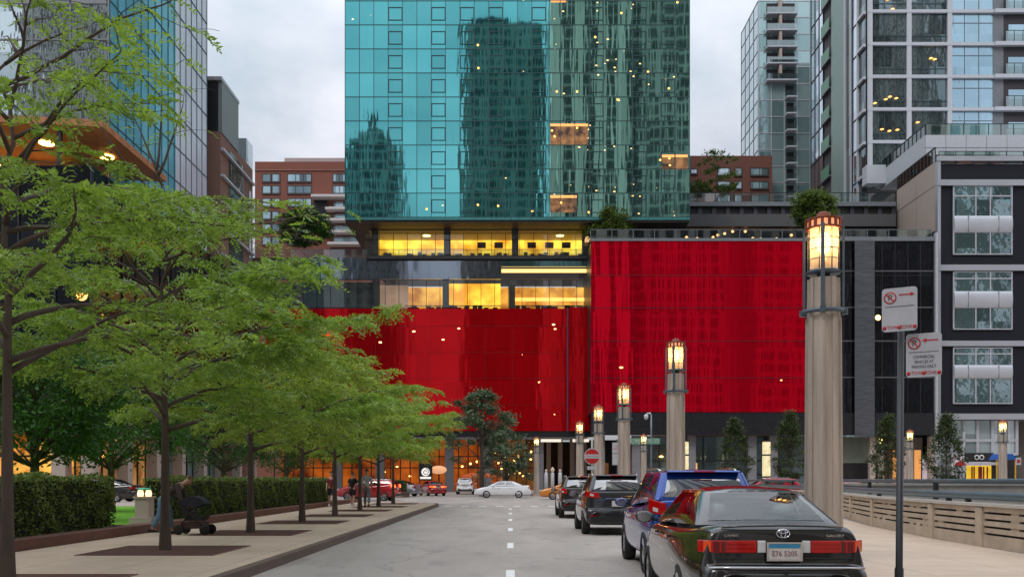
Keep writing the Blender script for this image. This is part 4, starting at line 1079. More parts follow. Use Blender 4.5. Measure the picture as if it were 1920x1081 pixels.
T.part(MB().box(X(1806, dF), X(1876, dF), dF-.3, dF+.88, Z(871, dF), Z(866, dF)), 'canopy', M_mulw)
M_signw = paint('sign_paint_white', (.7, .7, .7), .5)
sb = T.part(MB().box(X(1812, dF), X(1866, dF), dF+.4, dF+.5, Z(865, dF), Z(848, dF)), 'shop_sign', M_black)
eb = MB(); ex, ez = X(1839, dF), Z(856.5, dF)
eb.lathe([(.20, dF+.36), (.20, dF+.385), (.32, dF+.385), (.32, dF+.36), (.20, dF+.36)], (ex-.3, 0, ez), 20, axis='y', cap=False).lathe([(.20, dF+.36), (.20, dF+.385), (.32, dF+.385), (.32, dF+.36), (.20, dF+.36)], (ex+.3, 0, ez), 20, axis='y', cap=False)
eb.build('emblem', M_signw, sb, loc=T.loc)
# roof rail and furniture
T2 = Thing('roof_railing', (xf+8, dF+.3, zF), 'glass railing around the roof of the dark clad building', 'railing')
T2.part(MB().box(xf+.3, xF1, dF+.2, dF+.23, zF-.49, zF+1.1).box(xf+.02, xf+.05, dF+.4, dF+11.6, Z(309, dF)+.6, Z(309, dF)+2.3), 'rail_glass', clear('green_rail_glass', (.7, .85, .8), .25))
T2.part(MB().grid(xs_(xf+.3, xF1, 2.2), [zF+1.13], dF+.19, .06, .05, z0=zF-.49, z1=zF+1.13).grid(xs_(dF+.4, dF+11.6, 1.0), [Z(309, dF)+2.3], xf, .14, .05, axis='x', z0=Z(309, dF)+.6, z1=Z(309, dF)+2.3), 'rail_posts', M_mulk)
for i, (px, w) in enumerate(((1784, 1.5), (1805, 2.3), (1843, 1.9), (1865, 2.2))):
    xx = X(px, dF+1.5)
    lab = ['leftmost dark red lounge chair behind the roof railing', 'orange red lounge sofa behind the roof railing, left of the gap', 'dark red lounge chair behind the roof railing, right of the gap', 'rightmost wide dark red sofa behind the roof railing'][i]
    s = Thing('lounge_seat', (xx, dF+1.5, zF-.5), lab, 'seat', 'lounge seats on the roof')
    c = paint('lounge_red' if i != 1 else 'lounge_orange', (.16, .02, .02) if i != 1 else (.4, .07, .03), .8)
    s.part(MB().box(xx-w/2, xx+w/2, dF+1.2, dF+1.9, zF-.45, zF+.05), 'seat', c)
    s.part(MB().prism([(xx-w/2, zF+.06), (xx+w/2, zF+.06), (xx+w*.42, zF+.8), (xx, zF+.95), (xx-w*.42, zF+.8)], 'y', dF+1.8, dF+1.95), 'backrest', c)
    for q in (-1, 1): s.part(MB().box(xx+q*w/2-.06, xx+q*w/2+.06, dF+1.2, dF+1.79, zF+.055, zF+.35), 'armrest', c)

# ---- left side: podium, glass tower, grey brown block
T = Thing('dark_podium', (-45, 85, 0), 'dark glass podium building behind the left trees with orange lit shops at street level', 'building')
M_pod = glassy('podium_dark_glass', (.018, .02, .026), rough=.15, metal=.5, cell=(2.2, 4), tilt=.01, wave=.03, var=.4, dots=((.3, .3, .3), .86, .13, 5., (1., .35, .08)))
T.part(MB().box(-90, -30, 66, 110, 5.6, 24), 'dark_glass', M_pod)
T.part(MB().grid(xs_(66, 110, 2.6), [9.5, 13.5, 17.5, 21.5], -29.995, .12, .1, axis='+x', z0=5.6, z1=24), 'side_mullions', M_mulk)
T.part(MB().grid(xs_(-90, -30, 2.6), [9.5, 13.5, 17.5, 21.5], 65.99, .12, .1, z0=5.6, z1=24), 'front_mullions', M_mulk)
T.part(MB().box(-90, -29.5, 65.5, 111, 4.9, 5.59), 'fascia', M_soffit)
T.part(MB().box(-88, -33, 70, 70.2, .1, 4.89), 'shop_wall', emis('shop_orange_glow', (1., .22, .01), 1.1, .75, .45, (1., .55, .1)))  # shop walls emit by themselves in place of light from inside
T.part(MB().box(-33, -32.8, 70.3, 84, .1, 4.89), 'side_shop_wall', emis('shop_orange_glow2', (.8, .3, .08), .4, .8, .5, (1., .5, .15)))
T.part(MB().box(-33, -32.8, 84.1, 109, .1, 4.89), 'teal_shop_wall', paint('teal_grey_shop', (.20, .32, .33), .5, var=.25, vs=.4))
T.part(MB().grid(xs_(-88, -33, 1.6), [3.3], 69.9, .16, .1, z0=.1, z1=4.89), 'shop_mullions', M_mulk)
T.part(MB().grid(xs_(70.3, 109, 1.8), [3.3], -32.79, .16, .1, axis='+x', z0=.1, z1=4.89), 'side_shop_mullions', M_mulk)
for i in range(9): T.part(MB().box(-89+7*i, -88+7*i, 66.2, 67.2, .1, 4.89), 'column', M_beige)
for i in range(8): T.part(MB().box(-31, -30.1, 66.5+6*i, 67.4+6*i, .1, 4.89), 'column', M_beige)
mb = MB()
for i in range(30):
    xx = -80+1.7*i+fr.uniform(-.6, .6); mb.lathe([(.05, -.2), (.22, 0), (.05, .2)], (xx, 68.5, fr.uniform(2.9, 4.3)), 8)
T.part(mb, 'pendant_lamps', emis('pendant_glow2', (1., .45, .08), 5.))
# lit canopy roof over the podium
T = Thing('canopy_roof', (-40, 66, 24), 'wooden canopy roof glowing orange underneath behind the left trees', 'roof')
T.part(MB().prism([(-62, 28.6), (-29.5, 27.0), (-29.5, 27.5), (-62, 29.2)], 'y', 66.6, 79), 'roof_slab', paint('wood_soffit', (.40, .16, .06), .6, var=.3, vs=1.5))
T.part(MB().box(-60, -36, 74.6, 74.8, 24.02, 26.8), 'back_wall', emis('canopy_wall_glow', (1., .3, .03), 2.2, .6, .5, (1., .5, .1)))  # wall made to glow, adds the warm light under the canopy
for i in range(6): T.part(MB().box(-58+5*i, -57.7+5*i, 67, 67.3, 24.02, 26.9), 'post', M_dark)
for i in range(9):
    xx = -60+3.5*i; zz = 28.6-1.6*(xx+62)/32.5
    T.part(MB().lathe([(.55, 0), (.55, .09)], (xx, 68+(i % 3)*2.5, zz-.11), 10), 'downlight', emis('downlight_glow', (1., .5, .1), 25.))
# left tower
T = Thing('glass_tower', (-44, 87, 24), 'glass tower at upper left with a wavy grey front and a blue side', 'building')
xA = -32.7
M_wavy = glassy('wavy_grey_glass', (.50, .58, .60), rough=.03, metal=.9, cell=(3.2, 3.3), tilt=.012, wave=.035, ws=(.5, .5, .2), var=.2)
M_blue = glassy('sky_blue_glass', (.17, .50, .64), rough=.15, metal=.25, cell=(1.6, 3.3), tilt=.008, wave=.02, var=.12)
M_lilac = glassy('lilac_glass', (.74, .74, .86), rough=.2, metal=.2, cell=(1.2, 3.3), tilt=.008, wave=.02, var=.06)
T.part(MB().box(-70, xA-.1, 75.1, 99, 24.1, 72), 'core', M_dark)
T.part(MB().box(-70, xA, 75, 75.09, 24.1, 72), 'wavy_front_glass', M_wavy)
T.part(MB().box(xA-.09, xA, 75.1, 90, 24.1, 72), 'blue_side_glass', M_blue)
T.part(MB().box(xA-.09, xA, 90.02, 99.2, 24.1, 72), 'lilac_side_glass', M_lilac)
fz = [24.1+3.3*i for i in range(15)]
T.part(MB().grid(xs_(-70, xA, 3.2), fz, 74.99, .10, .06), 'front_mullions', M_grey)
T.part(MB().grid(xs_(75.1, 99.2, 1.6), fz, xA+.005, .06, .05, axis='+x'), 'side_mullions', M_mull)
T.part(MB().box(-70, xA-.15, 74.93, 74.97, 40.2, 41.0), 'grey_band', M_grey)
# grey brown block with white stripes
xK = -32.
T = Thing('striped_brick_block', (-36, 108, 0), 'brown block with grey top and slanting white floor bands left of the gap of sky', 'building')
M_brp = paint('pinkish_brick', (.26, .15, .12), .85, var=.12, vs=.5)
T.part(MB().box(-48, xK-.1, 102, 114.7, 0, 40.), 'brick_wall', M_brp)
T.part(MB().box(-48, xK, 102.2, 108.4, 40.01, 45.7), 'grey_top', paint('top_grey', (.27, .29, .30), .5, metal=.3, var=.1))
T.part(MB().box(-48, xK+.05, 101.9, 108.6, 45.71, 46.1), 'top_edge', M_mulw)
T.part(MB().box(-36, xK-.4, 102.05, 102.18, 40.2, 45.6), 'dark_front_opening', M_dark)
T.part(MB().box(xK-.08, xK-.02, 105, 110.5, 24, 39), 'side_glass', glassy('stair_glass', (.20, .28, .27), rough=.06, metal=.8, cell=(1.2, 3), tilt=.02, wave=.03, var=.3))
T.part(MB().box(xK-.08, xK-.03, 113, 113.8, 24, 37), 'slot_windows', M_win)
for k in range(6):
    T.part(MB().box(xK-.09, xK+.25, 102, 114.6, 23.5+2.9*k, 23.75+2.9*k), 'white_band', M_whitepanel)
T.part(MB().box(xK-3, xK-.09, 112, 114.72, 40.01, 43.), 'corner_glass', M_sg2)

# ---- towers behind the camera, seen mirrored in the glass
M_f1 = facade_mat('brown_tower_facade', (.36, .32, .27), (.07, .09, .09), 5.2, 3.6, .42, .3, 2., grough=.3, gmetal=.1)
M_f2 = facade_mat('dark_grid_facade', (.60, .60, .55), (.03, .045, .045), 6.3, 3.3, .5, .08, 2., grough=.3, gmetal=.1)
M_f3 = facade_mat('grey_green_facade', (.42, .43, .40), (.05, .06, .065), 4.4, 3.8, .45, .2, 2., grough=.3, gmetal=.1)
D1 = 100
T = Thing('mirrored_slab_tower', (-1, -D1, 0), 'brown grey slab tower seen mirrored in the middle of the teal glass', 'building')
s1 = (228+D1)/F
T.part(MB().box((868-CX)*s1, (1020-CX)*s1, -D1-22, -D1, 0, CH+(HY-42)*s1), 'tower_wall', M_f1)
T.part(MB().box((885-CX)*s1, (960-CX)*s1, -D1-18, -D1-2, CH+(HY-42)*s1+.01, CH+(HY-28)*s1), 'roof_plant', M_dark)
T = Thing('mirrored_dark_tower', (50, -45, 0), 'dark tower seen mirrored in the right part of the teal glass', 'building')
s2 = (228+45)/F
T.part(MB().box((1037-CX)*s2, (1037-CX)*s2+24, -75, -45, 0, 175), 'tower_wall', M_f2)
T.part(MB().box((1037-CX)*s2+25, (1037-CX)*s2+50, -80, -48, 0, 168), 'tower_wing', M_f3)
T.part(MB().box((1037-CX)*s2+24.01, (1037-CX)*s2+24.99, -70, -52, 0, 160), 'pale_joint', M_beige)
T = Thing('mirrored_spire_tower', (-52, -120, 0), 'stepped tower with a slim spire seen mirrored at the left of the teal glass', 'building')
s3 = (228+120)/F
def bx3(a, b, t, dd=0): return MB().box((a-CX)*s3, (b-CX)*s3, -140+dd, -120-dd, 0, CH+(HY-t)*s3)
T.part(bx3(640, 748, 275), 'lower_block', M_f3); T.part(bx3(655, 735, 258, 1), 'middle_block', M_f3); T.part(bx3(668, 715, 240, 3), 'upper_block', M_f3)
T.part(MB().lathe([(4.5, CH+(HY-240)*s3), (3.2, CH+(HY-228)*s3), (1.2, CH+(HY-222)*s3), (1.0, CH+(HY-216)*s3), (1.6, CH+(HY-204)*s3), (1.2, CH+(HY-194)*s3), (.1, CH+(HY-184)*s3)], ((691-CX)*s3, -130, 0), 12), 'spire', M_dark)
T = Thing('mirrored_pale_tower', (-44, -100, 0), 'slender pale tower seen mirrored as a pink streak in the left red glass', 'building')
s4 = (2*118+100)/F
T.part(MB().box((742-CX)*s4, (746-CX)*s4, -104, -100, 0, CH+(HY-420)*s4).box((750-CX)*s4, (759-CX)*s4, -104, -100, 0, CH+(HY-470)*s4), 'tower_wall', paint('pale_stone', (.8, .78, .76), .6))
T = Thing('mirrored_block', (60, -60, 0), 'pale striped block seen mirrored in the bright red box', 'building')
T.part(MB().box(72, 92, -90, -50, 0, 100), 'block_wall', M_f1)
T = Thing('mirrored_block', (130, -60, 0), 'striped block seen mirrored in the windows of the right towers', 'building')
T.part(MB().box(108, 153, -90, -60, 0, 170), 'block_wall', M_f2)
T = Thing('mirrored_block', (-100, -60, 0), 'striped grey block seen mirrored in the wavy glass at upper left', 'building')
T.part(MB().box(-112, -67, -90, -60, 0, 120), 'block_wall', M_f3)
# ------------------------------------------------------------------ column lamps
M_colc = paint('lamp_column_concrete', (.42, .355, .30), .85, var=.30, vs=3.2, bump=.004, bs=40, stretch=(1.6, 1.6, .16))
M_strap = paint('lamp_strap_steel', (.10, .13, .16), .4, metal=.5, var=.2)
M_lglass = clear('lantern_glass', (1., .93, .82), .08, .1, diff=.42)
def column_lamp(loc, label, bulb=26., tint=(1., .50, .15), group='octagonal column lamps along the right pavement'):
    root = thing('column_lamp', loc, label, 'lamp', group)
    c = MB()
    # fluted octagonal shaft: corners out, faces with a shallow vertical recess
    def ring(r, z):
        vs = []
        for i in range(8):
            a0 = math.pi/4*(i-.5)+math.pi/8*0; a1 = math.pi/4*(i+.5)
            p0 = Vector((math.cos(a0)*r, math.sin(a0)*r)); p1 = Vector((math.cos(a1)*r, math.sin(a1)*r))
            n = (p0+p1).normalized()
            for t, dd in ((0, 0), (.22, 0), (.25, .022), (.75, .022), (.78, 0)):
                q = p0.lerp(p1, t)-n*dd; vs.append((q.x, q.y, z))
        return vs
    prof = [(.33, -.1), (.33, .25), (.285, .27), (.275, 2.0), (.262, 3.80), (.248, 3.81), (.243, 4.40)]
    rings = [ring(r, z) for r, z in prof]; n = 40; vs = sum(rings, [])
    fs = [(j*n+i, j*n+(i+1) % n, (j+1)*n+(i+1) % n, (j+1)*n+i) for j in range(len(prof)-1) for i in range(n)]
    fs += [tuple(range(n))[::-1], tuple(range((len(prof)-1)*n, len(prof)*n))]
    c.add(vs, fs); c.build('column', M_colc, root)
    MB().lathe([(.285, 3.86), (.315, 3.865), (.315, 3.92), (.285, 3.925)], n=24, cap=False).build('ring_clamp', M_strap, root)
    st = MB()
    for i in range(4):
        a = math.pi/4+i*math.pi/2+.42
        x, y = math.cos(a), math.sin(a)
        st.obox((x*.285, y*.285, 4.52), (x*.016, y*.016, 0), (-y*.03, x*.03, 0), (0, 0, .66))
        st.obox((x*.31, y*.31, 3.89), (x*.04, y*.04, 0), (-y*.04, x*.04, 0), (0, 0, .045))
    st.build('strap', M_strap, root)
    MB().lathe([(.10, 4.405), (.10, 4.47), (.25, 4.475), (.25, 4.51), (.215, 4.53)], n=20).build('lantern_base', M_strap, root)
    MB().lathe([(.205, 4.535), (.215, 5.14)], n=20, cap=False).build('lantern_glass', M_lglass, root)
    cg = MB()
    for z in (4.68, 4.83, 4.99): cg.lathe([(.232, z-.007), (.24, z-.007), (.24, z+.007), (.232, z+.007)], n=20, cap=False)
    for i in range(8):
        a = i*math.pi/4+.2; cg.bar((math.cos(a)*.236, math.sin(a)*.236, 4.51), (math.cos(a)*.236, math.sin(a)*.236, 5.14), .012, .012)
    cg.build('cage', M_strap, root)
    b = MB().lathe([(.03, 4.78), (.085, 4.84), (.10, 4.95), (.08, 5.06), (.03, 5.10)], n=12)
    b.build('bulb', emis('street_bulb_%g_%g' % (bulb, tint[1]), tint, bulb), root)
    cr = MB()
    for i in range(16):
        a = i*math.pi/8; x, y = math.cos(a), math.sin(a)
        cr.obox((x*.262, y*.262, 5.21), (x*.012, y*.012, 0), (-y*.022, x*.022, 0), (0, 0, .055))
    cr.lathe([(.225, 5.145), (.275, 5.145), (.275, 5.165), (.225, 5.165)], n=24, cap=False)
    cr.lathe([(.275, 5.265), (.28, 5.29), (.10, 5.34), (.10, 5.39), (.06, 5.41)], n=24)
    cr.build('crown', paint('crown_rust_red', (.22, .055, .03), .5, metal=.3), root)
    MB().lathe([(.235, 5.166), (.235, 5.262)], n=20, cap=False).build('crown_glow', emis('crown_glow', (1., .42, .2), 1.0), root)
    return root
LX = 4.76
L0 = column_lamp((LX, 14.0, .15), 'nearest and largest tan column lamp, behind the black sedan', bulb=34)
labs = ['second tan column lamp from the camera, in front of the red box', 'third tan column lamp from the camera, beside the black crossover', 'fourth tan column lamp, next to the do not enter sign', 'fifth tan column lamp of the right pavement row, farthest and smallest of that row']
for i, (px, lb) in enumerate(zip((1267, 1170, 1122, 1087), labs)):
    c = copy_tree(L0); d = LX*F/(px-CX); c.location = (LX, d, .15); c['label'] = lb
L1 = column_lamp((X(1006, 86), 86, .15), 'tan column lamp beyond the crossing, on the corner by the white sedan', bulb=26, tint=(1., .78, .25), group='column lamps beyond the cross street')
for (px, d, lb) in ((1207, 80, 'thin far column lamp left of the second large column lamp'), (1245-52+3, 96, None), (1880, 61, 'column lamp in front of the shops at far right, by the blue awning'), (1706, 73, 'far column lamp between the black sign pole and the conical tree'), (1652, 84, 'far column lamp left of the black sign pole')):
    if lb is None: continue
    c = copy_tree(L1); c.location = (X(px, d), d, .1); c['label'] = lb
# lit lantern pylons
for (px, d, lb) in ((1437, 86, 'tall square glowing cream lantern pylon between two conical trees'), (1284, 86, 'tall glowing cream lantern pylon half hidden behind the second column lamp')):
    T = Thing('lantern_pylon', (X(px, d), d, .15), lb, 'lamp', 'glowing lantern pylons')
    x = X(px, d)
    for (a, b) in ((.15, 1.55), (1.7, 3.6), (3.75, 4.9), (0, 0)):
        if b: T.part(MB().box(x-.3, x+.3, d-.3, d+.3, .15+a, .15+b), 'lit_panel', emis('pylon_glow', (1., .82, .42), .85, .3, 3., (1., .9, .6)))
    T.part(MB().box(x-.34, x+.34, d-.34, d+.34, .12, .29).box(x-.34, x+.34, d-.34, d+.34, 1.71, 1.84).box(x-.34, x+.34, d-.34, d+.34, 3.76, 3.89).box(x-.34, x+.34, d-.34, d+.34, 5.06, 5.2), 'frame', M_dark)

# ------------------------------------------------------------------ parking signs
M_sw = paint('sign_plate_white', (.42, .43, .47), .45, var=.08, vs=6)
M_sr = paint('sign_red', (.45, .012, .015), .45, var=.1)
M_sk = paint('sign_dark_print', (.06, .05, .06), .5)
T = thing('sign_pole', (4.07, 9.65, .15), 'black steel pole at right carrying two white no parking signs', 'pole')
MB().lathe([(.045, -.1), (.045, .42), (.036, .44), (.034, 2.95)], n=14).lathe([(.037, .3), (.042, .31), (.042, .34), (.037, .35)], n=14).build('shaft', M_dark, T)
T.rotation_euler = (0, R(.4), 0)
def psign(cx, cz, d, arrow, lines, label):
    s = thing('parking_sign', (cx, d, cz), label, 'sign', None, R(-30))
    w, h = .17, .225
    def rr(w, h, r):
        return [(sx*(w-r)+r*math.cos(a), sz*(h-r)+r*math.sin(a)) for sx, sz, a0 in ((1, 1, 0), (-1, 1, 90), (-1, -1, 180), (1, -1, 270)) for a in [R(a0+k*22.5) for k in range(5)]]
    MB().prism(rr(w, h, .035)[::-1], 'y', 0, .004).build('plate', M_sw, s)
    # circle, letter, slash
    c0 = (-.090, .125)
    rg = MB(); rg.lathe([(.050, -.004), (.050, -.002), (.062, -.002), (.062, -.004), (.050, -.004)], (c0[0], 0, c0[1]), 28, axis='y', cap=False); rg.build('circle', M_sr, s)
    text('letter_p', 'P', .09, M_sk, s, (c0[0], -.0025, c0[1]), depth=.002)
    MB().bar((c0[0]-.039, -.005, c0[1]+.039), (c0[0]+.039, -.005, c0[1]-.039), .010, .003, up=(0, 1, 0)).build('slash', M_sr, s)
    ar = MB(); sg = 1 if arrow == 'right' else -1; xm = .065
    ar.bar((xm-sg*.07, -.002, .15), (xm+sg*.04, -.002, .15), .012, .003, up=(0, 1, 0))
    ar.prism([(xm+sg*.08, .15), (xm+sg*.04, .172), (xm+sg*.04, .128)][::sg], 'y', -.004, -.001)
    ar.build('arrow', M_sr, s)
    MB().box(-.14, .14, -.003, -.001, .030, .035).build('divider', M_sk, s)
    for i, t in enumerate(lines): text('sign_text', t, .046, M_sk, s, (0, -.0025, -.02-i*.05), depth=.002, sx=.70)
    text('tow_text', 'TOW  ZONE', .05, M_sr, s, (0, -.0025, -.185), depth=.002, sx=.82)
    for xx in (-.145, 0.0, .145): MB().lathe([(.0, -.004), (.02, -.004), (.02, -.001)], (xx, 0, -.185), 14, axis='y', cap=False).build('red_mark', M_sr, s)
    MB().box(-.02, .02, .005, .02, -.18, .18).build('bracket', M_dark, s)
    return s
psign(X(1688, 9.5), Z(579, 9.5), 9.52, 'right', [], 'upper white no parking sign with an arrow pointing right, blank below its line')
psign(X(1732, 9.5), Z(665, 9.5), 9.50, 'left', ['COMMERCIAL', 'VEHICLES AT', 'PARKING ONLY'], 'lower white no parking sign with an arrow pointing left and lines of text')

# do not enter sign
d = 44.
T = thing('do_not_enter_sign', (X(1110, d), d, .15), 'round red and white do not enter sign on a pale pole above the black cars', 'sign')
MB().lathe([(.04, 0), (.04, 3.4)], n=8).build('pole', paint('pale_green_pole', (.4, .45, .38), .5), T)
zc = Z(855, d)-.15
oct_ = [(.41*math.cos(R(22.5+45*i)), zc+.41*math.sin(R(22.5+45*i))) for i in range(8)]
MB().prism(oct_[::-1], 'y', -.06, -.05).build('plate', M_sw, T)
MB().lathe([(.35, -.066), (.35, -.0605)], (0, 0, zc), 28, axis='y').build('red_disc', M_sr, T)
MB().box(-.36, .36, -.072, -.0665, zc-.10, zc+.10).build('white_bar', M_sw, T)
text('sign_text', 'DO NOT ENTER', .085, M_sr, T, (0, -.074, zc), depth=.002, sx=.95)
MB().box(-.24, .24, -.06, -.05, zc-.64, zc-.46).build('lower_plate', M_sw, T)
# stacked white signs
d = 60.; x = X(1157, d)
T = thing('street_sign_stack', (x, d, .15), 'two white signs stacked on a pole left of the second large column lamp', 'sign')
MB().lathe([(.04, 0), (.04, 4.0)], n=8).build('pole', M_dark, T)
MB().box(-.32, .32, -.06, -.05, Z(849, d)-.15, Z(829, d)-.15).build('upper_plate', M_sw, T)
MB().box(-.32, .32, -.06, -.05, Z(871, d)-.15, Z(850, d)-.15).build('lower_plate', M_sw, T)
text('sign_text', 'NO\nPARKING', .16, M_sr, T, (0, -.062, Z(839, d)-.15), depth=.002, sx=.8)
# street name sign + camera pole
d = 82.; x = X(1221, d)
T = thing('camera_pole', (x, d, .1), 'grey pole with a white street camera on top and a pale green street name sign', 'pole')
MB().lathe([(.11, 0), (.08, 5.6), (.07, Z(777, d)-.1)], n=10).build('pole', M_grey, T)
zt_ = Z(777, d)-.1
MB().tube([(0, 0, zt_), (-.1, 0, zt_+.15), (-.35, 0, zt_+.12), (-.45, 0, zt_-.05)], .06, 8).build('camera_arm', M_whitepanel, T)
MB().lathe([(.1, .2), (.2, .1), (.2, -.1), (.12, -.25), (.02, -.3)], (-.45, 0, zt_-.15), 12).build('camera', M_whitepanel, T)
MB().box(-2.0, .75, -.2, -.16, Z(832, d)-.1, Z(821, d)-.1).build('street_sign', paint('sign_green_pale', (.14, .30, .22), .4), T)
text('sign_text', 'E  ILLINOIS  ST', .40, M_sw, T, (-.62, -.21, Z(826.5, d)-.1), depth=.004)
# white tow sign lower right
d = 78.
T = thing('shop_board', (X(1800, d), d, .1), 'white and red notice board beside the rightmost conical tree', 'sign')
MB().box(-.06, .06, 0, .08, 0, 1.2).build('post', M_dark, T)
MB().box(-.52, .52, -.03, -.001, .55, 2.6).build('board', M_sw, T)
MB().prism([(-.5, 2.61), (.55, 2.61), (.25, 3.0), (-.1, 3.0)], 'y', -.03, 0).build('red_top', M_sr, T)
MB().box(-.5, .5, -.04, -.031, .65, 1.05).build('red_strip', M_sr, T)
text('sign_text', '30', 1.0, M_sk, T, (.05, -.04, 1.75), depth=.004)
# small sign on post far right
d = 70.
T = thing('small_post_sign', (X(1909, d), d, .1), 'small white sign on a thin dark post at the far right', 'sign')
MB().lathe([(.03, 0), (.03, 2.5)], n=8).build('pole', M_dark, T)
MB().box(-.2, .2, -.06, -.03, Z(871, d)-.1, Z(857, d)-.1).build('plate', M_sw, T)
MB().box(-.12, .12, -.066, -.061, Z(867, d)-.1, Z(861, d)-.1).build('red_print', M_sr, T)
# blue awning
T = thing('blue_awning', (X(1886, 80), 80, .1), 'bright blue awning over the shop at the far right', 'awning')
zz = Z(850, 80)
MB().prism([(-.8, zz-.6), (1.0, zz-.6), (.6, zz-.1), (-.45, zz-.1)], 'y', 0, 1.4).build('canopy', paint('awning_blue', (.01, .10, .38), .6), T)
MB().box(-.75, -.67, .1, .2, 0, zz-.61).box(.87, .95, .1, .2, 0, zz-.61).build('post', paint('yellow_post', (.7, .4, .03), .5), T)
# bollards and small plants by the passage
for i, (px, lb) in enumerate(((1024, 'leftmost small white bollard by the passage'), (1036, 'second small white bollard by the passage, with a pale round head'), (1050, 'rightmost small white bollard by the passage'))):
    d = 100.; T = thing('bollard', (X(px, d), d, .15), lb, 'bollard', 'white bollards by the passage')
    MB().lathe([(.2, 0), (.2, 2.0), (.14, 2.15), (.04, 2.2)], n=10).build('shaft', M_whitepanel, T)
    MB().lathe([(.1, 2.2), (.24 if i == 1 else .14, 2.45), (.05, 2.75 if i == 1 else 2.5)], n=10).build('head', emis('bollard_head', (1., .8, .6), .2), T)
# orange umbrellas
for (px, d, r, lb) in ((886, 106, 1.6, 'left orange patio umbrella behind the white car'), (910, 108, 1.4, 'right orange patio umbrella behind the white car')):
    T = thing('patio_umbrella', (X(px, d), d, .0), lb, 'umbrella', 'orange patio umbrellas')
    MB().lathe([(.03, 0), (.03, 2.2)], n=6).build('pole', M_dark, T)
    MB().lathe([(r, 1.75), (r*.98, 1.85), (r*.5, 2.15), (.05, 2.35)], n=8, smooth=False).build('canopy', paint('umbrella_orange', (.55, .10, .02), .7), T)

# roof shrubs
for (px, py, d, rx, h, lb, s, mt) in ((1150, 445, 115, 2.3, 3.3, 'round light green shrub on the terrace left of the red box top', 1, M_shrub), (1120, 448, 115.5, 1.0, 2.0, 'small shrub at the left end of the red box terrace', 2, M_shrub),
        (1527, 428, 114.5, 3.0, 4.2, 'round green shrub on the terrace behind the nearest column lamp', 3, M_shrub), (570, 460, 118.8, 3.6, 4.3, 'dark green round shrub on the terrace before the brick block', 4, M_leaf_d)):
    blob_tree('roof_shrub', lb, (X(px, d), d, Z(py, d)), (.25, h, rnd_crown(rx)), 9000, .34, mt, (.1, 1), 'shrubs on the roof terraces', 60+s, cat='shrub', clusters=90, csz=.7)
for (px, py, pt, d, rx, lb, s) in ((1345, 378, 285, 131, 3.6, 'thin yellow green tree on the pavilion roof'+' before the brick block', 5), (1300, 378, 343, 133, 2.6, 'low yellow green bush on the pavilion roof', 6)):
    blob_tree('roof_tree', lb, (X(px, d), d, Z(py, d)), (.8, Z(pt, d)-Z(py, d), rnd_crown(rx)), 3200, .3, M_shrub, (.08, 1), None, 60+s, clusters=60, csz=.5)
for (px, lb) in ((1642, 'small potted plant at the right end of the wing terrace'),):
    pass
# ------------------------------------------------------------------ cars
def carpaint(name, col, metal=.25, rough=.28): return paint(name, col, rough, metal=metal, var=.04, vs=1.5, coat=1.)
M_glassd = clear('car_glass', (.34, .40, .40), .22, .01)
M_glassl = clear('car_rear_glass', (.80, .95, .95), .10, .01)
M_glasss = clear('suv_rear_glass', (.30, .34, .36), .36, .02)
M_tyre = paint('tyre_rubber', (.018, .018, .018), .8, var=.2)
M_rim = paint('alloy_rim', (.45, .46, .48), .3, metal=.8)
M_int = paint('seat_fabric', (.46, .48, .46), .8, var=.1)
M_intd = paint('car_interior_dark', (.03, .03, .032), .8)
def lampmat(name, col, e=.0):
    if name in MATS: return MATS[name]
    m = paint(name, col, .12, var=.15, vs=14, coat=1.)
    p = m.node_tree.nodes['Principled BSDF']; p.inputs['Coat Weight'].default_value = .35; p.inputs['Specular IOR Level'].default_value = .25; p.inputs['Emission Color'].default_value = (*col, 1); p.inputs['Emission Strength'].default_value = e
    return m
M_lred = lampmat('tail_lamp_red', (.30, .003, .002), .28)
M_lredd = lampmat('tail_lamp_dark_red', (.12, .002, .002), .1)
M_lora = lampmat('tail_lamp_orange', (.45, .04, .004), .5)
M_lclr = lampmat('lamp_clear', (.6, .6, .6))
M_chrome = paint('chrome', (.6, .6, .62), .15, metal=1., var=.03)
M_plate = paint('plate_white', (.62, .58, .55), .4, var=.1, vs=30)

def section(y, hw, b, t, crown=.02, ys=0., tumble=.03):
    h = t-b
    P = [(0, b), (.55*hw, b), (.84*hw, b+.01), (.955*hw, b+.05), (hw, b+.30*h), (hw*1.0, b+.55*h), (hw*(1-tumble), b+.82*h), (hw*(.965-tumble), t-.035), (hw*(.90-tumble), t-.004), (hw*.62, t+crown*.6), (hw*.3, t+crown*.9), (0, t+crown)]
    pts = [(x, y, z) for x, z in P]+[(-x, y, z) for x, z in P[-2:0:-1]]
    return pts
def loft(stations):
    mb = MB(); n = 22
    vs = []
    for s in stations: vs += section(*s)
    m = len(stations)
    fs = [(j*n+i, j*n+(i+1) % n, (j+1)*n+(i+1) % n, (j+1)*n+i) for j in range(m-1) for i in range(n)]
    # close the ends with strips of quads
    for base, rev in ((0, False), ((m-1)*n, True)):
        for i in range(0, 11):
            a, b = base+i, base+i+1; c, d = base+(n-i-1) % n if i+1 != 11 else base+11, base+(n-i) % n
            q = [a, b, c, d]
            q2 = []
            for k in q:
                if k not in q2: q2.append(k)
            if len(q2) >= 3: fs.append(tuple(q2 if not rev else q2[::-1]))
    mb.add(vs, fs, True)
    return mb
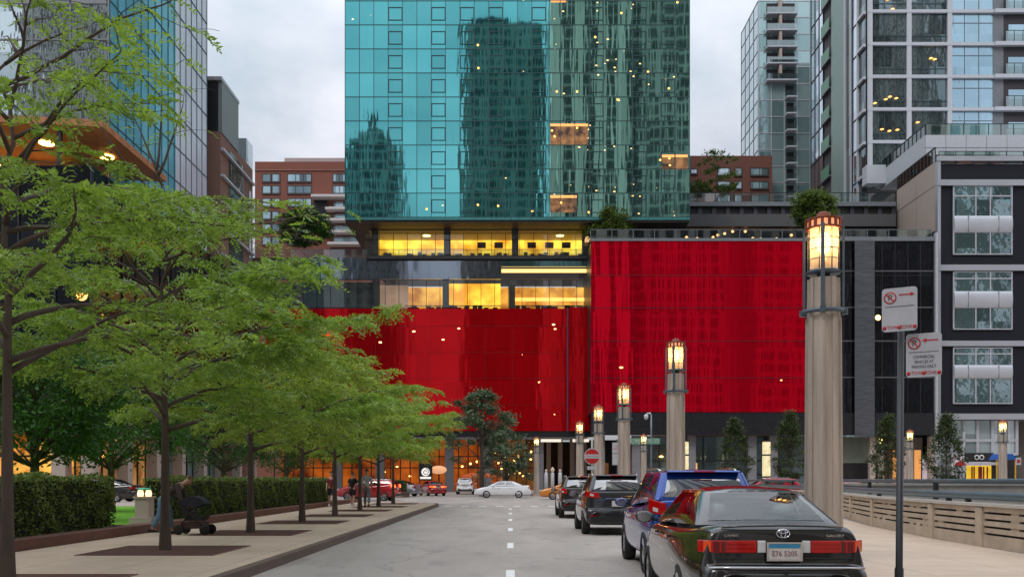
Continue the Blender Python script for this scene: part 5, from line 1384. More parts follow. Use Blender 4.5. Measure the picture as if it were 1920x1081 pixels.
def cut_wheels(body, axles, Rw, W, mat):
    cb = MB()
    for y in axles:
        for s in (-1, 1):
            cb.lathe([(Rw+.055, min(s*(W/2-.30), s*(W/2+.2))), (Rw+.055, max(s*(W/2-.30), s*(W/2+.2)))], (0, y, Rw+.01), 32, axis='x')
    c = cb.build('cutter', mat); 
    bm = bmesh.new(); bm.from_mesh(c.data); bmesh.ops.recalc_face_normals(bm, faces=bm.faces); bm.to_mesh(c.data); bm.free()
    md = body.modifiers.new('wells', 'BOOLEAN'); md.operation = 'DIFFERENCE'; md.object = c; md.solver = 'EXACT'; md.material_mode = 'TRANSFER'
    bake(body)
    COL.objects.unlink(c); bpy.data.objects.remove(c)
def patch(shell, c, bul, nu, nv, wins, glass_out):
    p00, p10, p11, p01 = [Vector(q) for q in c]
    nrm = ((p10-p00).cross(p01-p00)).normalized()
    vs = []
    for j in range(nv+1):
        v = j/nv
        for i in range(nu+1):
            u = i/nu
            p = (p00*(1-u)+p10*u)*(1-v)+(p01*(1-u)+p11*u)*v
            k = math.sin(math.pi*u)**.6*math.sin(math.pi*v)**.6 if 0 < u < 1 and 0 < v < 1 else 0
            vs.append(p+nrm*bul*k)
    cells = {(i, j): (j*(nu+1)+i, j*(nu+1)+i+1, (j+1)*(nu+1)+i+1, (j+1)*(nu+1)+i) for i in range(nu) for j in range(nv)}
    used = set()
    for (i0, i1, j0, j1, nm) in wins:
        g = []
        for i in range(i0, i1):
            for j in range(j0, j1): g.append(cells[(i, j)]); used.add((i, j))
        ks = sorted({k for f in g for k in f}); rm = {k: i for i, k in enumerate(ks)}
        glass_out.append((nm, MB().add([vs[k]+nrm*.004 for k in ks], [tuple(rm[k] for k in f) for f in g], True)))
    shell.add(vs, [f for k, f in cells.items() if k not in used], True)
def wheel(root, x, y, Rw, s, wid=.21):
    w = MB().lathe([(Rw*.66, -wid/2), (Rw*.93, -wid/2), (Rw, -wid/2+.03), (Rw, wid/2-.03), (Rw*.93, wid/2), (Rw*.66, wid/2)], (0, 0, 0), 32, axis='x', cap=False)
    hub = w.build('wheel', M_tyre, root); hub.location = (x, y, Rw)
    r = MB(); f = s*(wid/2-.02)
    r.lathe([(Rw*.67, f), (Rw*.62, f), (Rw*.60, f-s*.05), (Rw*.58, f-s*.08)], (0, 0, 0), 32, axis='x', cap=False)
    for k in range(5):
        a = k*2*math.pi/5
        r.obox((f-s*.02, math.cos(a)*Rw*.34, math.sin(a)*Rw*.34), (.02, 0, 0), (0, math.cos(a)*Rw*.28, math.sin(a)*Rw*.28), (0, -math.sin(a)*.035, math.cos(a)*.035))
    r.lathe([(.0, f), (.07, f), (.075, f-s*.03)], (0, 0, 0), 14, axis='x', cap=False)
    r.build('rim', M_rim, hub)
    MB().lathe([(.0, f-s*.09), (Rw*.6, f-s*.09)], (0, 0, 0), 20, axis='x', cap=False).build('brake_disc', M_intd, hub)
def lampstrip(root, name, pts, z0, z1, mat, th=.02, side=1, skew=0):
    """lamp following the body corner in plan: pts (x, y)"""
    n = len(pts); vs = []
    for i, (x, y) in enumerate(pts):
        a = Vector(pts[max(0, i-1)]); b = Vector(pts[min(n-1, i+1)]); t = (b-a).normalized(); nn = Vector((t.y, -t.x))
        q = Vector((x, y))
        for (o, z) in ((0, z0), (th, z0+.006), (th, z1-.006), (0, z1)):
            v = q+nn*o; vs.append((v.x*side, v.y, z+skew*i/(n-1)))
    fs = [(i*4+k, i*4+(k+1) % 4, (i+1)*4+(k+1) % 4, (i+1)*4+k) for i in range(n-1) for k in range(4)]
    fs += [(0, 3, 2, 1), tuple((n-1)*4+k for k in (0, 1, 2, 3))]
    return MB().add(vs, fs).build(name, mat, root)
def car(kind, label, loc, rz, pm, L, W, H, group=None, name=None, lamps=M_lred, lit=False, detail=True, plate=True, glass=None):
    root = thing(name or kind, loc, label, 'car', group, rz)
    hw = W/2; glass = glass or M_glassd
    if kind == 'sedan':
        Rw = .315; axles = (1.05, 1.05+2.67)
        st = [(0, hw*.70, .34, .60, .0), (.015, hw*.84, .29, .66, .0), (.07, hw*.90, .25, .685, .0), (.12, hw*.915, .24, .69, .0), (.135, hw*.885, .24, .70, 0), (.15, hw*.88, .235, .80, 0), (.165, hw*.89, .23, .98, 0, 0, .07), (.20, hw*.90, .23, 1.03, .01, 0, .10), (.27, hw*.915, .22, 1.05, .02, 0, .12), (.50, hw*.96, .21, 1.045, .025, 0, .11), (.90, hw*.985, .20, 1.01, .025, 0, .07), (1.5, hw, .19, .985, .02), (2.4, hw, .19, .96, .02), (3.2, hw*.99, .19, .945, .02), (3.55, hw*.98, .19, .945, .03), (3.9, hw*.965, .20, .90, .035), (4.3, hw*.93, .22, .82, .03), (4.58, hw*.86, .24, .73, .02), (4.72, hw*.74, .27, .64, .01), (L, hw*.6, .34, .52, 0)]
        K = dict(RB=(.73, .74, 1.04), RT=(.53, 1.50, H-.055), FT=(.545, 2.70, H-.045), FB=(.755, 3.62, .955))
        wr = [(2, 22, 1, 11, 'rear_window')]; wf = [(2, 22, 1, 11, 'windshield')]; ws = [(4, 12, 3, 11, 'side_window'), (13, 22, 3, 11, 'side_window')]
    else:
        Rw = .345; axles = (.88, .88+2.66)
        st = [(0, hw*.74, .42, .64, .0), (.015, hw*.87, .34, .70, .0), (.06, hw*.93, .30, .72, .0), (.11, hw*.935, .29, .73, 0), (.125, hw*.90, .285, .76, 0), (.14, hw*.90, .28, .92, 0), (.165, hw*.915, .28, 1.10, 0, 0, .04), (.20, hw*.925, .28, 1.20, .0, 0, .07), (.32, hw*.95, .27, 1.215, .01, 0, .07), (.9, hw*.99, .25, 1.13, .02, 0, .05), (1.6, hw, .24, 1.08, .02), (2.6, hw, .24, 1.03, .02), (3.1, hw*.99, .24, 1.02, .02), (3.45, hw*.98, .24, 1.02, .03), (3.85, hw*.96, .25, .98, .035), (4.2, hw*.91, .28, .90, .03), (4.42, hw*.82, .30, .78, .02), (L-.04, hw*.72, .33, .68, 0), (L, hw*.62, .38, .60, 0)]
        K = dict(RB=(.775, .22, 1.195), RT=(.635, .47, H-.055), FT=(.60, 2.45, H-.04), FB=(.77, 3.45, 1.025))
        wr = [(2, 22, 1, 9, 'rear_window')]; wf = [(2, 22, 1, 11, 'windshield')]; ws = [(2, 7, 4, 10, 'quarter_window'), (8, 14, 2, 11, 'side_window'), (15, 22, 2, 11, 'side_window')]
    body = loft(st).build('body', pm, root)
    md = body.modifiers.new('s', 'SUBSURF'); md.levels = md.render_levels = 2; bake(body)
    body.data.materials.clear(); body.data.materials.append(pm)
    if detail: cut_wheels(body, axles, Rw, W, M_black)
    for p in body.data.polygons: p.use_smooth = True
    shell = MB(); gl = []
    def m(k, s): x, y, z = K[k]; return (x*s, y, z)
    patch(shell, (m('RB', -1), m('RB', 1), m('RT', 1), m('RT', -1)), .05 if kind == 'sedan' else .035, 24, 12, wr, gl)
    patch(shell, (m('FB', 1), m('FB', -1), m('FT', -1), m('FT', 1)), .05, 24, 12, wf, gl)
    patch(shell, (m('RB', 1), m('FB', 1), m('FT', 1), m('RT', 1)), .035, 24, 12, ws, gl)
    patch(shell, (m('FB', -1), m('RB', -1), m('RT', -1), m('FT', -1)), .035, 24, 12, [(24-b, 24-a, c, d, n) for a, b, c, d, n in ws], gl)
    patch(shell, (m('RT', -1), m('RT', 1), m('FT', 1), m('FT', -1)), .055, 16, 16, [], gl)
    shell.build('roof', pm, root, merge=True)
    for nm, g in gl: g.build(nm, (M_glassl if kind == 'sedan' else M_glasss) if nm == 'rear_window' and detail else glass, root)
    for s in (-1, 1):
        for y in axles: wheel(root, s*(hw-.115), y, Rw, s)
        # wing mirror
        mbm = MB().lathe([(.02, -.05), (.10, -.04), (.115, .02), (.07, .09), (.01, .11)], (0, 0, 0), 14, axis='y')
        yb = K['FB'][1]-.45
        mi = mbm.build('wing_mirror', pm, root); mi.location = (s*(hw+.09), yb, K['FB'][2]+.07); mi.scale = (1.05, 1, .72)
        MB().lathe([(.0, -.052), (.085, -.052)], (0, 0, 0), 14, axis='y', cap=False).build('mirror_glass', M_chrome, mi)
        MB().bar((s*-.17, 0, -.06), (s*-.03, 0, -.01), .05, .05).build('mirror_arm', M_black, mi)
        for yh in (1.62, 2.62) if kind == 'sedan' else (1.5, 2.5):
            MB().box(min(s*(hw*.965), s*(hw+.02)), max(s*(hw*.965), s*(hw+.02)), yh, yh+.16, .855 if kind == 'sedan' else .93, .885 if kind == 'sedan' else .96).build('door_handle', pm, root)
    # interior
    fl_ = MB().box(-hw*.8, hw*.8, K['RB'][1]+.35, K['FB'][1]-.1, .42, .5)
    fl_.box(-hw*.8, hw*.8, K['FB'][1]-.55, K['FB'][1]-.1, .5, 1.0)
    fl_.build('cabin_floor', M_intd, root)
    ys = (1.75, 2.65) if kind == 'sedan' else (1.25, 2.35)
    for k, y in enumerate(ys):
        for x in ((-.40, .40) if k else (-.38, .38)):
            sb = MB()
            sb.prism([(y, .5), (y+.5, .5), (y+.5, .62), (y+.12, .60), (y-.06, K['RB'][2]+.02), (y-.16, K['RB'][2]+.02)], 'x', x-.24, x+.24)
            sb.lathe([(.03, -.07), (.13, -.05), (.14, .05), (.06, .09)], (x, y-.13, K['RB'][2]+.13), 12, axis='z')
            sb.build('seat', M_int, root)
    if kind == 'sedan':
        MB().box(-.66, .66, .98, 1.55, .955, 1.0).build('parcel_shelf', M_int, root)
        MB().box(-.3, .3, .9, 1.5, .6, .9).build('rear_bench', M_intd, root)
    # lamps
    if kind == 'sedan':
        for s in (-1, 1):
            pts = [(.26, .128), (.45, .130), (.60, .140), (.68, .158), (.745, .205), (.785, .28)]
            l = lampstrip(root, 'tail_lamp', pts if s == 1 else pts, .80, .918, lamps, .014, s)
            lampstrip(l, 'orange_corner', pts[3:5], .803, .915, M_lora, .017, s)
            lampstrip(l, 'dark_red_section', [(.565, .1385), (.665, .153)], .803, .915, M_lredd, .017, s)
            for zz_ in (.838, .877): lampstrip(l, 'lamp_ridge', [(.28, .128), (.45, .1305), (.545, .136)], zz_, zz_+.006, M_lredd, .017, s)
            lampstrip(l, 'dark_divider', [(.55, .135), (.56, .137)], .795, .925, M_intd, .018, s)
            lampstrip(l, 'reverse_lamp', [(.175, .124), (.250, .125)], .80, .918, M_lclr, .018, s)
        MB().box(-.80, .80, -.012, .02, .50, .53).build('bumper_strip', M_black, root)
        zl, yl = .815, .105
        MB().tube([(.74, .035, .665), (.5, .006, .668), (0, -.002, .668), (-.5, .006, .668), (-.74, .035, .665)], .012, 6).build('bumper_line', M_chrome, root)
        MB().tube([(-.58, .20, 1.040), (-.40, .18, 1.052), (0, .17, 1.060), (.40, .18, 1.052), (.58, .20, 1.040)], .011, 6).build('trunk_lip', pm, root)
        MB().box(-.66, .66, .118, .122, .745, .757).build('trunk_gap', M_intd, root)
        MB().lathe([(.33, 4.735), (.3, 4.76)], (0, 0, .58), 4, axis='y').build('grille', M_chrome, root)
    else:
        for s in (-1, 1):
            pts = [(.50, .118), (.64, .128), (.735, .158), (.80, .24), (.835, .40)] if not detail or name == 'crossover' else [(.62, .120), (.72, .14), (.785, .21), (.825, .36)]
            z0, z1 = (1.0, 1.15) if name == 'crossover' else (.95, 1.15)
            l = lampstrip(root, 'tail_lamp', pts, z0, z1, lamps, .035, s, skew=.06)
            lampstrip(l, 'clear_insert', [pts[1], pts[2]], z0+.05, z0+.12, M_lclr, .04, s, skew=.02)
            MB().box(min(s*.55, s*.74), max(s*.55, s*.74), .0, .03, .50, .56).build('reflector', M_lred, root)
            MB().tube([(s*.60, .75, H-.035), (s*.62, 1.0, H+.01), (s*.62, 2.1, H+.015), (s*.59, 2.4, H-.025)], .016, 6).build('roof_rail', M_chrome, root)
        sp = MB().prism([(.33, H-.045), (.52, H-.075), (.62, H-.035), (.36, H-.022)], 'x', -.56, .56).build('spoiler', pm, root)
        MB().box(-.16, .16, .30, .32, H-.05, H-.03).build('brake_light', M_lred, root)
        MB().box(-.74, .74, -.005, .05, .36, .52).build('bumper_cladding', M_black, root)
        MB().box(-.34, .34, .10, .14, .985, 1.01).build('tailgate_strip', M_chrome, root)
        MB().bar((-.05, .20, 1.13), (.33, .30, 1.20), .02, .015).build('rear_wiper', M_black, root)
        zl, yl = .86, .105
    if plate:
        py = .088 if kind == 'sedan' else .10
        p = MB().box(-.155, .155, py, py+.012, zl-.078, zl+.078).build('license_plate', M_plate, root)
        if kind == 'sedan' and detail:
            MB().box(-.148, .148, py-.003, py-.001, zl+.035, zl+.072).build('blue_band', paint('plate_blue', (.03, .25, .45), .4), p)
            text('plate_text', 'E76 5205', .068, paint('plate_brown', (.25, .10, .10), .5), p, (0, py-.003, zl-.02), depth=.002, sx=.95)
            fr_ = MB().box(-.17, .17, py-.006, py+.01, zl+.0785, zl+.09).box(-.17, .17, py-.006, py+.01, zl-.09, zl-.0785).box(-.17, -.1555, py-.006, py+.01, zl-.0784, zl+.0784).box(.1555, .17, py-.006, py+.01, zl-.0784, zl+.0784)
            fr_.build('plate_frame', M_chrome, p)
    # headlamps
    for s in (-1, 1):
        hl = MB().obox((s*hw*.66, L-.12, .70 if kind == 'sedan' else .82), (.14, s*-.05, 0), (.02*s, .07, 0), (0, 0, .06)).build('headlamp', M_lclr, root)
    return root
M_pblack = carpaint('black_car_paint', (.018, .014, .012), .2, .22)
M_pblue = carpaint('blue_car_paint', (.002, .05, .30), .35, .25)
M_pgrey = carpaint('dark_grey_car_paint', (.022, .022, .026), .4, .25)
M_pwhite = carpaint('white_car_paint', (.72, .72, .74), 0., .3)
M_psilver = carpaint('silver_car_paint', (.42, .44, .47), .7, .3)
M_pred = carpaint('red_car_paint', (.42, .012, .02), .2, .25)
g = 'cars parked along the right kerb'
c1 = car('sedan', 'black sedan parked nearest the camera at lower right, with leafy reflections', (2.62, 8.72, 0), R(-1.6), M_pblack, 4.76, 1.78, 1.43, g)
em = MB()
def ell(mb, cx, cz, a, b, y, t=.006, n=24, tt=.006):
    mb.tube([(cx+a*math.cos(2*math.pi*i/n), y, cz+b*math.sin(2*math.pi*i/n)) for i in range(n+1)], t, 6)
ell(em, 0, .985, .062, .042, .138); ell(em, 0, .985, .022, .040, .136); ell(em, 0, 1.003, .045, .016, .134)
em.build('emblem', M_chrome, c1)
text('badge_text', 'CAMRY', .034, M_chrome, c1, (-.50, .128, .965), sx=1.2, depth=.006)
text('badge_text', 'GALLERY', .034, M_chrome, c1, (.49, .128, .965), sx=1.25, depth=.006)
c2 = car('suv', 'bright blue suv parked in front of the black sedan', (3.0, 13.95, 0), R(-.4), M_pblue, 4.6, 1.78, 1.67, g)
c3 = car('suv', 'dark grey crossover parked ahead of the blue suv', (2.90, 24.8, 0), 0, M_pgrey, 4.52, 1.84, 1.66, g, name='crossover')
c4 = car('suv', 'black suv farthest ahead in the row parked at the right kerb', (2.82, 35.7, 0), 0, M_pblack, 4.6, 1.82, 1.66, g)
text('badge_text', 'ESCAPE', .055, M_chrome, c3, (-.42, .095, .95), depth=.006)
# moving and waiting cars at the crossing
car('sedan', 'white sedan driving left across the end of the street', (X(996, 77), 77, 0), R(90), M_pwhite, 4.76, 1.80, 1.42, 'cars on the cross street')
car('suv', 'white suv seen from behind beyond the cross street', (X(873, 97), 95, 0), 0, M_pwhite, 4.6, 1.84, 1.68, 'cars on the cross street')
car('sedan', 'grey sedan standing left of the red sedan beyond the planter box', (X(790, 86), 84, 0), R(62), M_psilver, 4.7, 1.78, 1.43, 'cars on the cross street')
M_lit = lampmat('tail_lamp_lit', (1., .10, .02), 6.)
car('sedan', 'red sedan with glowing tail lamps beyond the planter box', (X(826, 88), 86, 0), R(20), M_pred, 4.6, 1.76, 1.42, 'cars on the cross street', lamps=M_lit)
car('suv', 'red hatchback behind the walkers and the end of the long hedge', (X(742, 64), 66, 0), R(80), M_pred, 4.5, 1.8, 1.52, 'cars on the cross street', lamps=M_lit)
car('sedan', 'white car showing its roof above the long hedge', (X(522, 72), 72, .0), R(88), M_pwhite, 4.7, 1.8, 1.62, 'cars behind the long hedge')
car('suv', 'silver car roof above the far part of the long hedge', (X(628, 74), 74, .0), R(90), M_psilver, 4.5, 1.8, 1.66, 'cars behind the long hedge')
car('sedan', 'black car with a silver top seen in the opening between the hedges', (X(262, 57), 57, .14), R(85), M_pblack, 4.7, 1.8, 1.45, 'cars behind the long hedge')
car('sedan', 'orange cab half hidden ahead of the black parked cars', (X(1128, 70), 70, 0), R(88), carpaint('orange_car_paint', (.6, .2, .02), .1), 4.7, 1.8, 1.42, 'cars on the cross street')
car('suv', 'red car beyond the ramp, left of the nearest column lamp', (X(1500, 62), 62, 0), R(88), M_pred, 4.5, 1.8, 1.62, 'cars beyond the ramp')
car('sedan', 'dark red car beyond the ramp, right of the nearest column lamp', (X(1650, 60), 60, 0), R(88), M_pred, 4.7, 1.8, 1.40, 'cars beyond the ramp')
# ------------------------------------------------------------------ people
def skin(name, chains, mat, parent, sub=2):
    """chains: list of lists of (x,y,z,r); the first chain's first point is the root; chains join where points coincide"""
    verts = []; edges = []; rad = []; idx = {}; roots = set()
    def vid(p):
        k = tuple(round(c, 4) for c in p[:3])
        if k not in idx:
            idx[k] = len(verts); verts.append(k); rad.append(p[3])
        return idx[k]
    for ch in chains:
        ids = [vid(p) for p in ch]
        for a, b in zip(ids, ids[1:]):
            if a != b: edges.append((a, b))
    me = bpy.data.meshes.new(name); me.from_pydata(verts, edges, [])
    o = bpy.data.objects.new(name, me); COL.objects.link(o); o.parent = parent
    m = o.modifiers.new('skin', 'SKIN'); m.use_smooth_shade = True
    sv = me.skin_vertices[0].data
    # islands -> one root each
    par = list(range(len(verts)))
    def find(a):
        while par[a] != a: a = par[a]
        return a
    for a, b in edges: par[find(b)] = find(a)
    seen = set()
    for i, r in enumerate(rad):
        r = r if isinstance(r, tuple) else (r, r)
        sv[i].radius = r
        f = find(i)
        if f not in seen: seen.add(f); sv[i].use_root = True
    s = o.modifiers.new('sub', 'SUBSURF'); s.levels = s.render_levels = sub
    bake(o); o.data.materials.clear(); o.data.materials.append(mat)
    for p in o.data.polygons: p.use_smooth = True
    return o
M_skin = paint('skin', (.48, .27, .19), .6, var=.06)
def person(label, loc, rz, top, bottom, hair, shorts=False, sleeves=True, lean=0., stride=.25, arm=(.0, .0), scale=1., group=None, dress=None):
    """facing +x locally; y to the left"""
    root = thing('person', loc, label, 'person', group, rz); root.scale = (scale,)*3
    cl, sl = math.cos(lean), math.sin(lean)
    def T(h, f, y=0):   # point on the torso: h above pelvis, f forward
        return (h*sl+f*cl, y, .94+h*cl-f*sl)
    pel = (0, 0, .94, (.135, .11))
    body = [[pel, (*T(.16, 0), (.125, .095)), (*T(.34, .01), (.15, .11)), (*T(.48, 0), (.12, .08)), (*T(.56, .01), (.055, .055)), (*T(.64, .03), (.06, .065)), (*T(.72, .035), (.078, .092)), (*T(.79, .02), (.06, .07))]]
    fingers = []
    for s, st in ((1, stride), (-1, -stride)):
        knee = (st*.55+.03, s*.10, .50); ank = (st*1.0-(.10 if st < 0 else 0), s*.10, .09+(.05 if st < 0 else 0))
        body.append([pel, (0, s*.09, .86, .095), (*knee, .060), (knee[0]*.55+ank[0]*.45, ank[1], knee[2]*.55+ank[2]*.45, .050), (*ank, .036), (ank[0]+.12, ank[1], ank[2]-.05, .035)])
        sh = T(.47, 0, s*.17); a1, a2 = arm
        sw = -st*.6
        up = a1 if a1 else sw; fo = a2 if a2 else sw+.35
        elb = (sh[0]+.28*math.sin(up), s*.215, sh[2]-.28*math.cos(up))
        wr = (elb[0]+.25*math.sin(fo), s*.22, elb[2]-.25*math.cos(fo))
        dv = Vector((math.sin(fo), 0, -math.cos(fo)))
        palm = Vector(wr)+dv*.07
        body.append([(*T(.48, 0), (.12, .08)), (*sh, .058), (*elb, .042), (*wr, .028), (*palm, (.036, .016))])
        fwd = Vector((dv.z*-1, 0, dv.x))
        for k in range(4):
            base = palm+fwd*((k-1.5)*.019); ln = (.062, .075, .070, .055)[k]
            p1 = base+dv*ln*.5; p2 = base+dv*ln*.85+Vector((0, -s*.018, 0)); 
            fingers.append([(*(base-dv*.02), .009), (*p1, .009), (*p2, .008), (*(p2+dv*ln*.2+Vector((0, -s*.018, 0))), .007)])
        tb = palm-dv*.03+fwd*.03
        fingers.append([(*(tb-fwd*.01), .010), (*(tb+fwd*.02+dv*.02), .010), (*(tb+fwd*.028+dv*.05), .008)])
        legr = (.11, .078, .066, .060) if not shorts else (.115, .092, 0, 0)
    b = skin('body', body+fingers, M_skin, root)
    # face
    hd = Vector(T(.73, .035)); f = Vector((cl, 0, -sl)); u = Vector((sl, 0, cl))
    fm = MB()
    nz = hd+f*.095-u*.005; fm.lathe([(.004, .02), (.012, 0), (.014, -.015), (.003, -.02)], tuple(nz), 8)
    fm.build('nose', M_skin, b)
    for s in (-1, 1):
        e = hd+f*.082+u*.02+Vector((0, s*.03, 0)); MB().lathe([(.002, -.009), (.01, 0), (.002, .009)], tuple(e), 8).build('eye', M_black, b)
        ea = hd+Vector((0, s*.078, 0)); MB().lathe([(.004, -.03), (.014, 0), (.016, .015), (.004, .03)], tuple(ea), 8).build('ear', M_skin, b)
    mo = hd+f*.083-u*.045; MB().obox(tuple(mo), tuple(f*.004), (0, .022, 0), tuple(u*.004)).build('mouth', M_lred, b)
    # hair cap
    hm = []; R_ = .102; n = 14
    for j in range(8):
        th = j/7*1.75
        for i in range(n):
            a = 2*math.pi*i/n
            rr = R_*math.sin(th)
            q = hd+u*(.035+.098*math.cos(th))+f*(rr*math.cos(a)*(1.05)-.018)+Vector((0, rr*.88*math.sin(a), 0))
            hm.append(tuple(q))
    fs = [(j*n+i, j*n+(i+1) % n, (j+1)*n+(i+1) % n, (j+1)*n+i) for j in range(7) for i in range(n) if not (j >= 4 and (i <= 3 or i >= n-4))]
    MB().add(hm, fs, True).build('hair', hair, root)
    # clothes
    shirt = [[(*T(-.06, 0), (.155, .13)), (*T(.16, 0), (.145, .115)), (*T(.34, .01), (.168, .127)), (*T(.47, 0), (.135, .095)), (*T(.53, .005), (.07, .07))]]
    for s, st in ((1, stride), (-1, -stride)):
        sh = T(.47, 0, s*.17); sw = -st*.6; up = arm[0] if arm[0] else sw; fo = arm[1] if arm[1] else sw+.35
        elb = Vector((sh[0]+.28*math.sin(up), s*.215, sh[2]-.28*math.cos(up))); wr = Vector((elb[0]+.25*math.sin(fo), s*.22, elb[2]-.25*math.cos(fo)))
        c = [(*T(.47, 0), (.135, .095)), (*sh, .075)]
        if sleeves: c += [(*elb, .058), (*(elb.lerp(wr, .85)), .045)]
        else: c += [(*(Vector(sh).lerp(elb, .75)), .062)]
        shirt.append(c)
    skin('shirt', shirt, top, root)
    tr = [[(0, 0, 1.0, (.150, .128)), (0, 0, .92, (.155, .13))]]
    for s, st in ((1, stride), (-1, -stride)):
        knee = Vector((st*.55+.03, s*.10, .50)); ank = Vector((st*1.0-(.10 if st < 0 else 0), s*.10, .09+(.05 if st < 0 else 0)))
        hip = Vector((0, s*.09, .86))
        c = [(0, 0, .92, (.155, .13)), (*hip, .115)]
        if shorts: c += [(*(hip.lerp(knee, .85)), .095)]
        else: c += [(*knee, .082), (*(knee.lerp(ank, .9)), .066)]
        tr.append(c)
        sh_ = MB(); sh_.prism([(-.09, 0), (.17, 0), (.18, .035), (.08, .075), (-.08, .085)], 'y', -.045, .045)
        so = sh_.build('shoe', M_black if not shorts else M_whitepanel, root); so.location = (ank.x, ank.y, ank.z-.09)
    skin('trousers' if not shorts else 'shorts', tr, bottom, root)
    return root
M_jeans = paint('jeans_blue', (.12, .22, .34), .85, var=.15, vs=12)
M_hair = paint('dark_hair', (.02, .014, .01), .6)
M_hairb = paint('brown_hair', (.10, .055, .03), .6)
g = 'people walking on the left pavement'
person('person in light blue jeans and dark jacket bending over a black stroller', (-8.62, 22.9, .15), R(5), paint('dark_jacket', (.055, .04, .035), .8, var=.2), M_jeans, M_hairb, lean=.95, stride=.16, arm=(.25, .55), group=g)
person('person in dark red top and black shorts, leftmost of the three far walkers', (X(621, 46), 46, .15), R(-80), paint('maroon_cloth', (.18, .02, .035), .8), paint('black_cloth', (.012, .012, .014), .8), M_hair, shorts=True, sleeves=False, stride=.16, group=g)
person('person in black top and black shorts, middle one of the three far walkers', (X(661, 46.5), 46.5, .15), R(85), paint('black_cloth', (.012, .012, .014), .8), paint('black_cloth2', (.014, .014, .018), .8), M_hairb, shorts=True, sleeves=False, stride=.2, scale=.98, group=g)
person('person in pale grey shirt and grey trousers, rightmost of the three far walkers', (X(688, 46), 46, .15), R(95), paint('grey_shirt', (.36, .36, .37), .8, var=.1), paint('grey_trousers', (.12, .13, .15), .8), M_hair, stride=.22, scale=1.06, group=g)
# stroller
sx, sy = -7.82, 22.9
T = Thing('stroller', (sx, sy, .15), 'black stroller with small wheels pushed by the person in jeans', 'stroller')
mb = MB()
for s in (-1, 1):
    y = sy+s*.24
    mb.tube([(sx-.62, y, 1.12), (sx-.45, y, 1.0), (sx+.30, y, .32)], .014, 6)
    mb.tube([(sx-.34, y, .30), (sx-.1, y, .66), (sx+.1, y, .80)], .014, 6)
    mb.tube([(sx-.34, y, .30), (sx+.30, y, .32)], .012, 6)
mb.tube([(sx-.62, sy-.24, 1.12), (sx-.62, sy+.24, 1.12)], .018, 6)
T.part(mb, 'frame', M_dark)
T.part(MB().prism([(sx-.20, .50), (sx+.22, .50), (sx+.30, .62), (sx-.02, .60), (sx-.25, .98), (sx-.34, .96)], 'y', sy-.21, sy+.21), 'seat', M_black)
ca = MB(); pts = []
for i in range(9):
    a = R(20+i*17); pts.append((sx-.02+.34*math.cos(a), .80+.30*math.sin(a)))
vs = []; 
for (px_, pz_) in pts: vs += [(px_, sy-.23, pz_), (px_, sy+.23, pz_)]
ca.add(vs+[(sx-.02, sy-.23, .80), (sx-.02, sy+.23, .80)], [(2*i, 2*i+1, 2*i+3, 2*i+2) for i in range(8)]+[(2*i, 2*i+2, 18) for i in range(8)]+[(2*i+1, 2*i+3, 19) for i in range(8)])
T.part(ca, 'canopy', paint('stroller_navy', (.012, .014, .03), .7))
T.part(MB().box(sx-.3, sx+.26, sy-.2, sy+.2, .32, .46), 'basket', paint('basket_brown', (.07, .035, .03), .8))
for dx_ in (-.34, .30):
    for s in (-1, 1):
        w = MB().lathe([(.05, -.02), (.12, -.025), (.125, 0), (.12, .025), (.05, .02)], (sx+dx_, sy+s*.26, .275), 20, axis='y')
        T.part(w, 'wheel', M_tyre)
# ------------------------------------------------------------------ sky, sun, camera
SUN_EL, SUN_AZ = R(48), R(215)     # azimuth measured from +Y clockwise: behind the camera, to the left
w = bpy.data.worlds.new('World'); scene.world = w; w.use_nodes = True
nt = w.node_tree
for n in list(nt.nodes): nt.nodes.remove(n)
out = nt.nodes.new('ShaderNodeOutputWorld')
tc = nt.nodes.new('ShaderNodeTexCoord')
sep = nt.nodes.new('ShaderNodeSeparateXYZ'); nt.links.new(tc.outputs['Generated'], sep.inputs[0])
dx_, dy_, dz_ = sep.outputs
den = _math(nt, 'ADD', _math(nt, 'MAXIMUM', dz_, 0.), .22)
cmb = nt.nodes.new('ShaderNodeCombineXYZ')
nt.links.new(_math(nt, 'DIVIDE', dx_, den), cmb.inputs[0]); nt.links.new(_math(nt, 'DIVIDE', dy_, den), cmb.inputs[1])
n1 = _n(nt, 'ShaderNodeTexNoise', Scale=1.1, Detail=6., Roughness=.55, Distortion=.4); nt.links.new(cmb.outputs[0], n1.inputs['Vector'])
n2 = _n(nt, 'ShaderNodeTexNoise', Scale=3.2, Detail=4., Roughness=.6); nt.links.new(cmb.outputs[0], n2.inputs['Vector'])
f = _ramp(nt, _math(nt, 'MULTIPLY_ADD', n2.outputs['Fac'], .35, n1.outputs['Fac']), .52, .82)
cloud = _mix(nt, f, (.34, .41, .47), (.70, .70, .75))
# pinkish low on the right
lowr = _math(nt, 'MULTIPLY', _ramp(nt, dz_, .38, .12), _ramp(nt, dx_, -.05, .32))
cloud = _mix(nt, _math(nt, 'MULTIPLY', lowr, .95), cloud, (.72, .58, .66))
tealf = _math(nt, 'MULTIPLY', _ramp(nt, dz_, .30, .05), _ramp(nt, dx_, .1, -.25))
cloud = _mix(nt, _math(nt, 'MULTIPLY', tealf, .35), cloud, (.55, .66, .70))
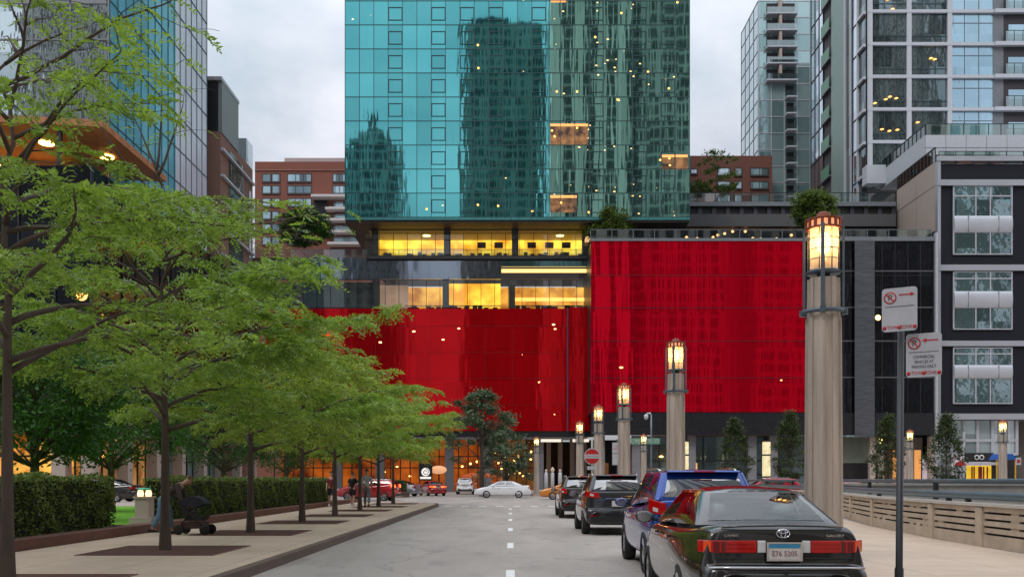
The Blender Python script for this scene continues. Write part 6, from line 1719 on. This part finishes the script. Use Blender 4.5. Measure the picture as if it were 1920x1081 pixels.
# an overcast sky is brightest overhead
zen = _math(nt, 'MULTIPLY_ADD', _math(nt, 'POWER', _math(nt, 'MAXIMUM', dz_, 0.), 1.3), 2.6, .66)
vm = nt.nodes.new('ShaderNodeVectorMath'); vm.operation = 'SCALE'
nt.links.new(cloud, vm.inputs[0]); nt.links.new(zen, vm.inputs['Scale'])
sky = nt.nodes.new('ShaderNodeTexSky'); sky.sky_type = 'NISHITA'; sky.sun_disc = False
sky.sun_elevation = SUN_EL; sky.sun_rotation = SUN_AZ; sky.altitude = 200; sky.dust_density = 2.
b1 = nt.nodes.new('ShaderNodeBackground'); b1.inputs['Strength'].default_value = 1.
nt.links.new(vm.outputs[0], b1.inputs[0])
b2 = nt.nodes.new('ShaderNodeBackground'); b2.inputs['Strength'].default_value = .012
nt.links.new(sky.outputs[0], b2.inputs[0])
ad = nt.nodes.new('ShaderNodeAddShader'); nt.links.new(b1.outputs[0], ad.inputs[0]); nt.links.new(b2.outputs[0], ad.inputs[1])
nt.links.new(ad.outputs[0], out.inputs[0])
sl = bpy.data.lights.new('Sun', 'SUN'); sl.energy = .9; sl.angle = R(14); sl.color = (1., .93, .86)
so = bpy.data.objects.new('Sun', sl); COL.objects.link(so)
dirv = Vector((math.sin(SUN_AZ)*math.cos(SUN_EL), math.cos(SUN_AZ)*math.cos(SUN_EL), math.sin(SUN_EL)))
so.rotation_euler = dirv.to_track_quat('Z', 'Y').to_euler(); so.location = (-20, -20, 60)
cam = bpy.data.cameras.new('Camera'); co = bpy.data.objects.new('Camera', cam); COL.objects.link(co)
co.location = (0, 0, CH); co.rotation_euler = (R(90), 0, 0)
cam.sensor_width = 36; cam.lens = F/1920*36
cam.shift_x = (960-CX)/1920; cam.shift_y = (HY-540.5)/1920
cam.clip_end = 3000; cam.clip_start = .1
scene.camera = co
scene.view_settings.view_transform = 'Standard'; scene.view_settings.look = 'None'
scene.view_settings.exposure = 0.; scene.view_settings.gamma = 1.
c = scene.cycles
c.use_denoising = True; c.max_bounces = 8; c.transparent_max_bounces = 12; c.glossy_bounces = 4; c.diffuse_bounces = 3; c.transmission_bounces = 4
c.sample_clamp_indirect = 6.; c.caustics_reflective = False; c.caustics_refractive = False
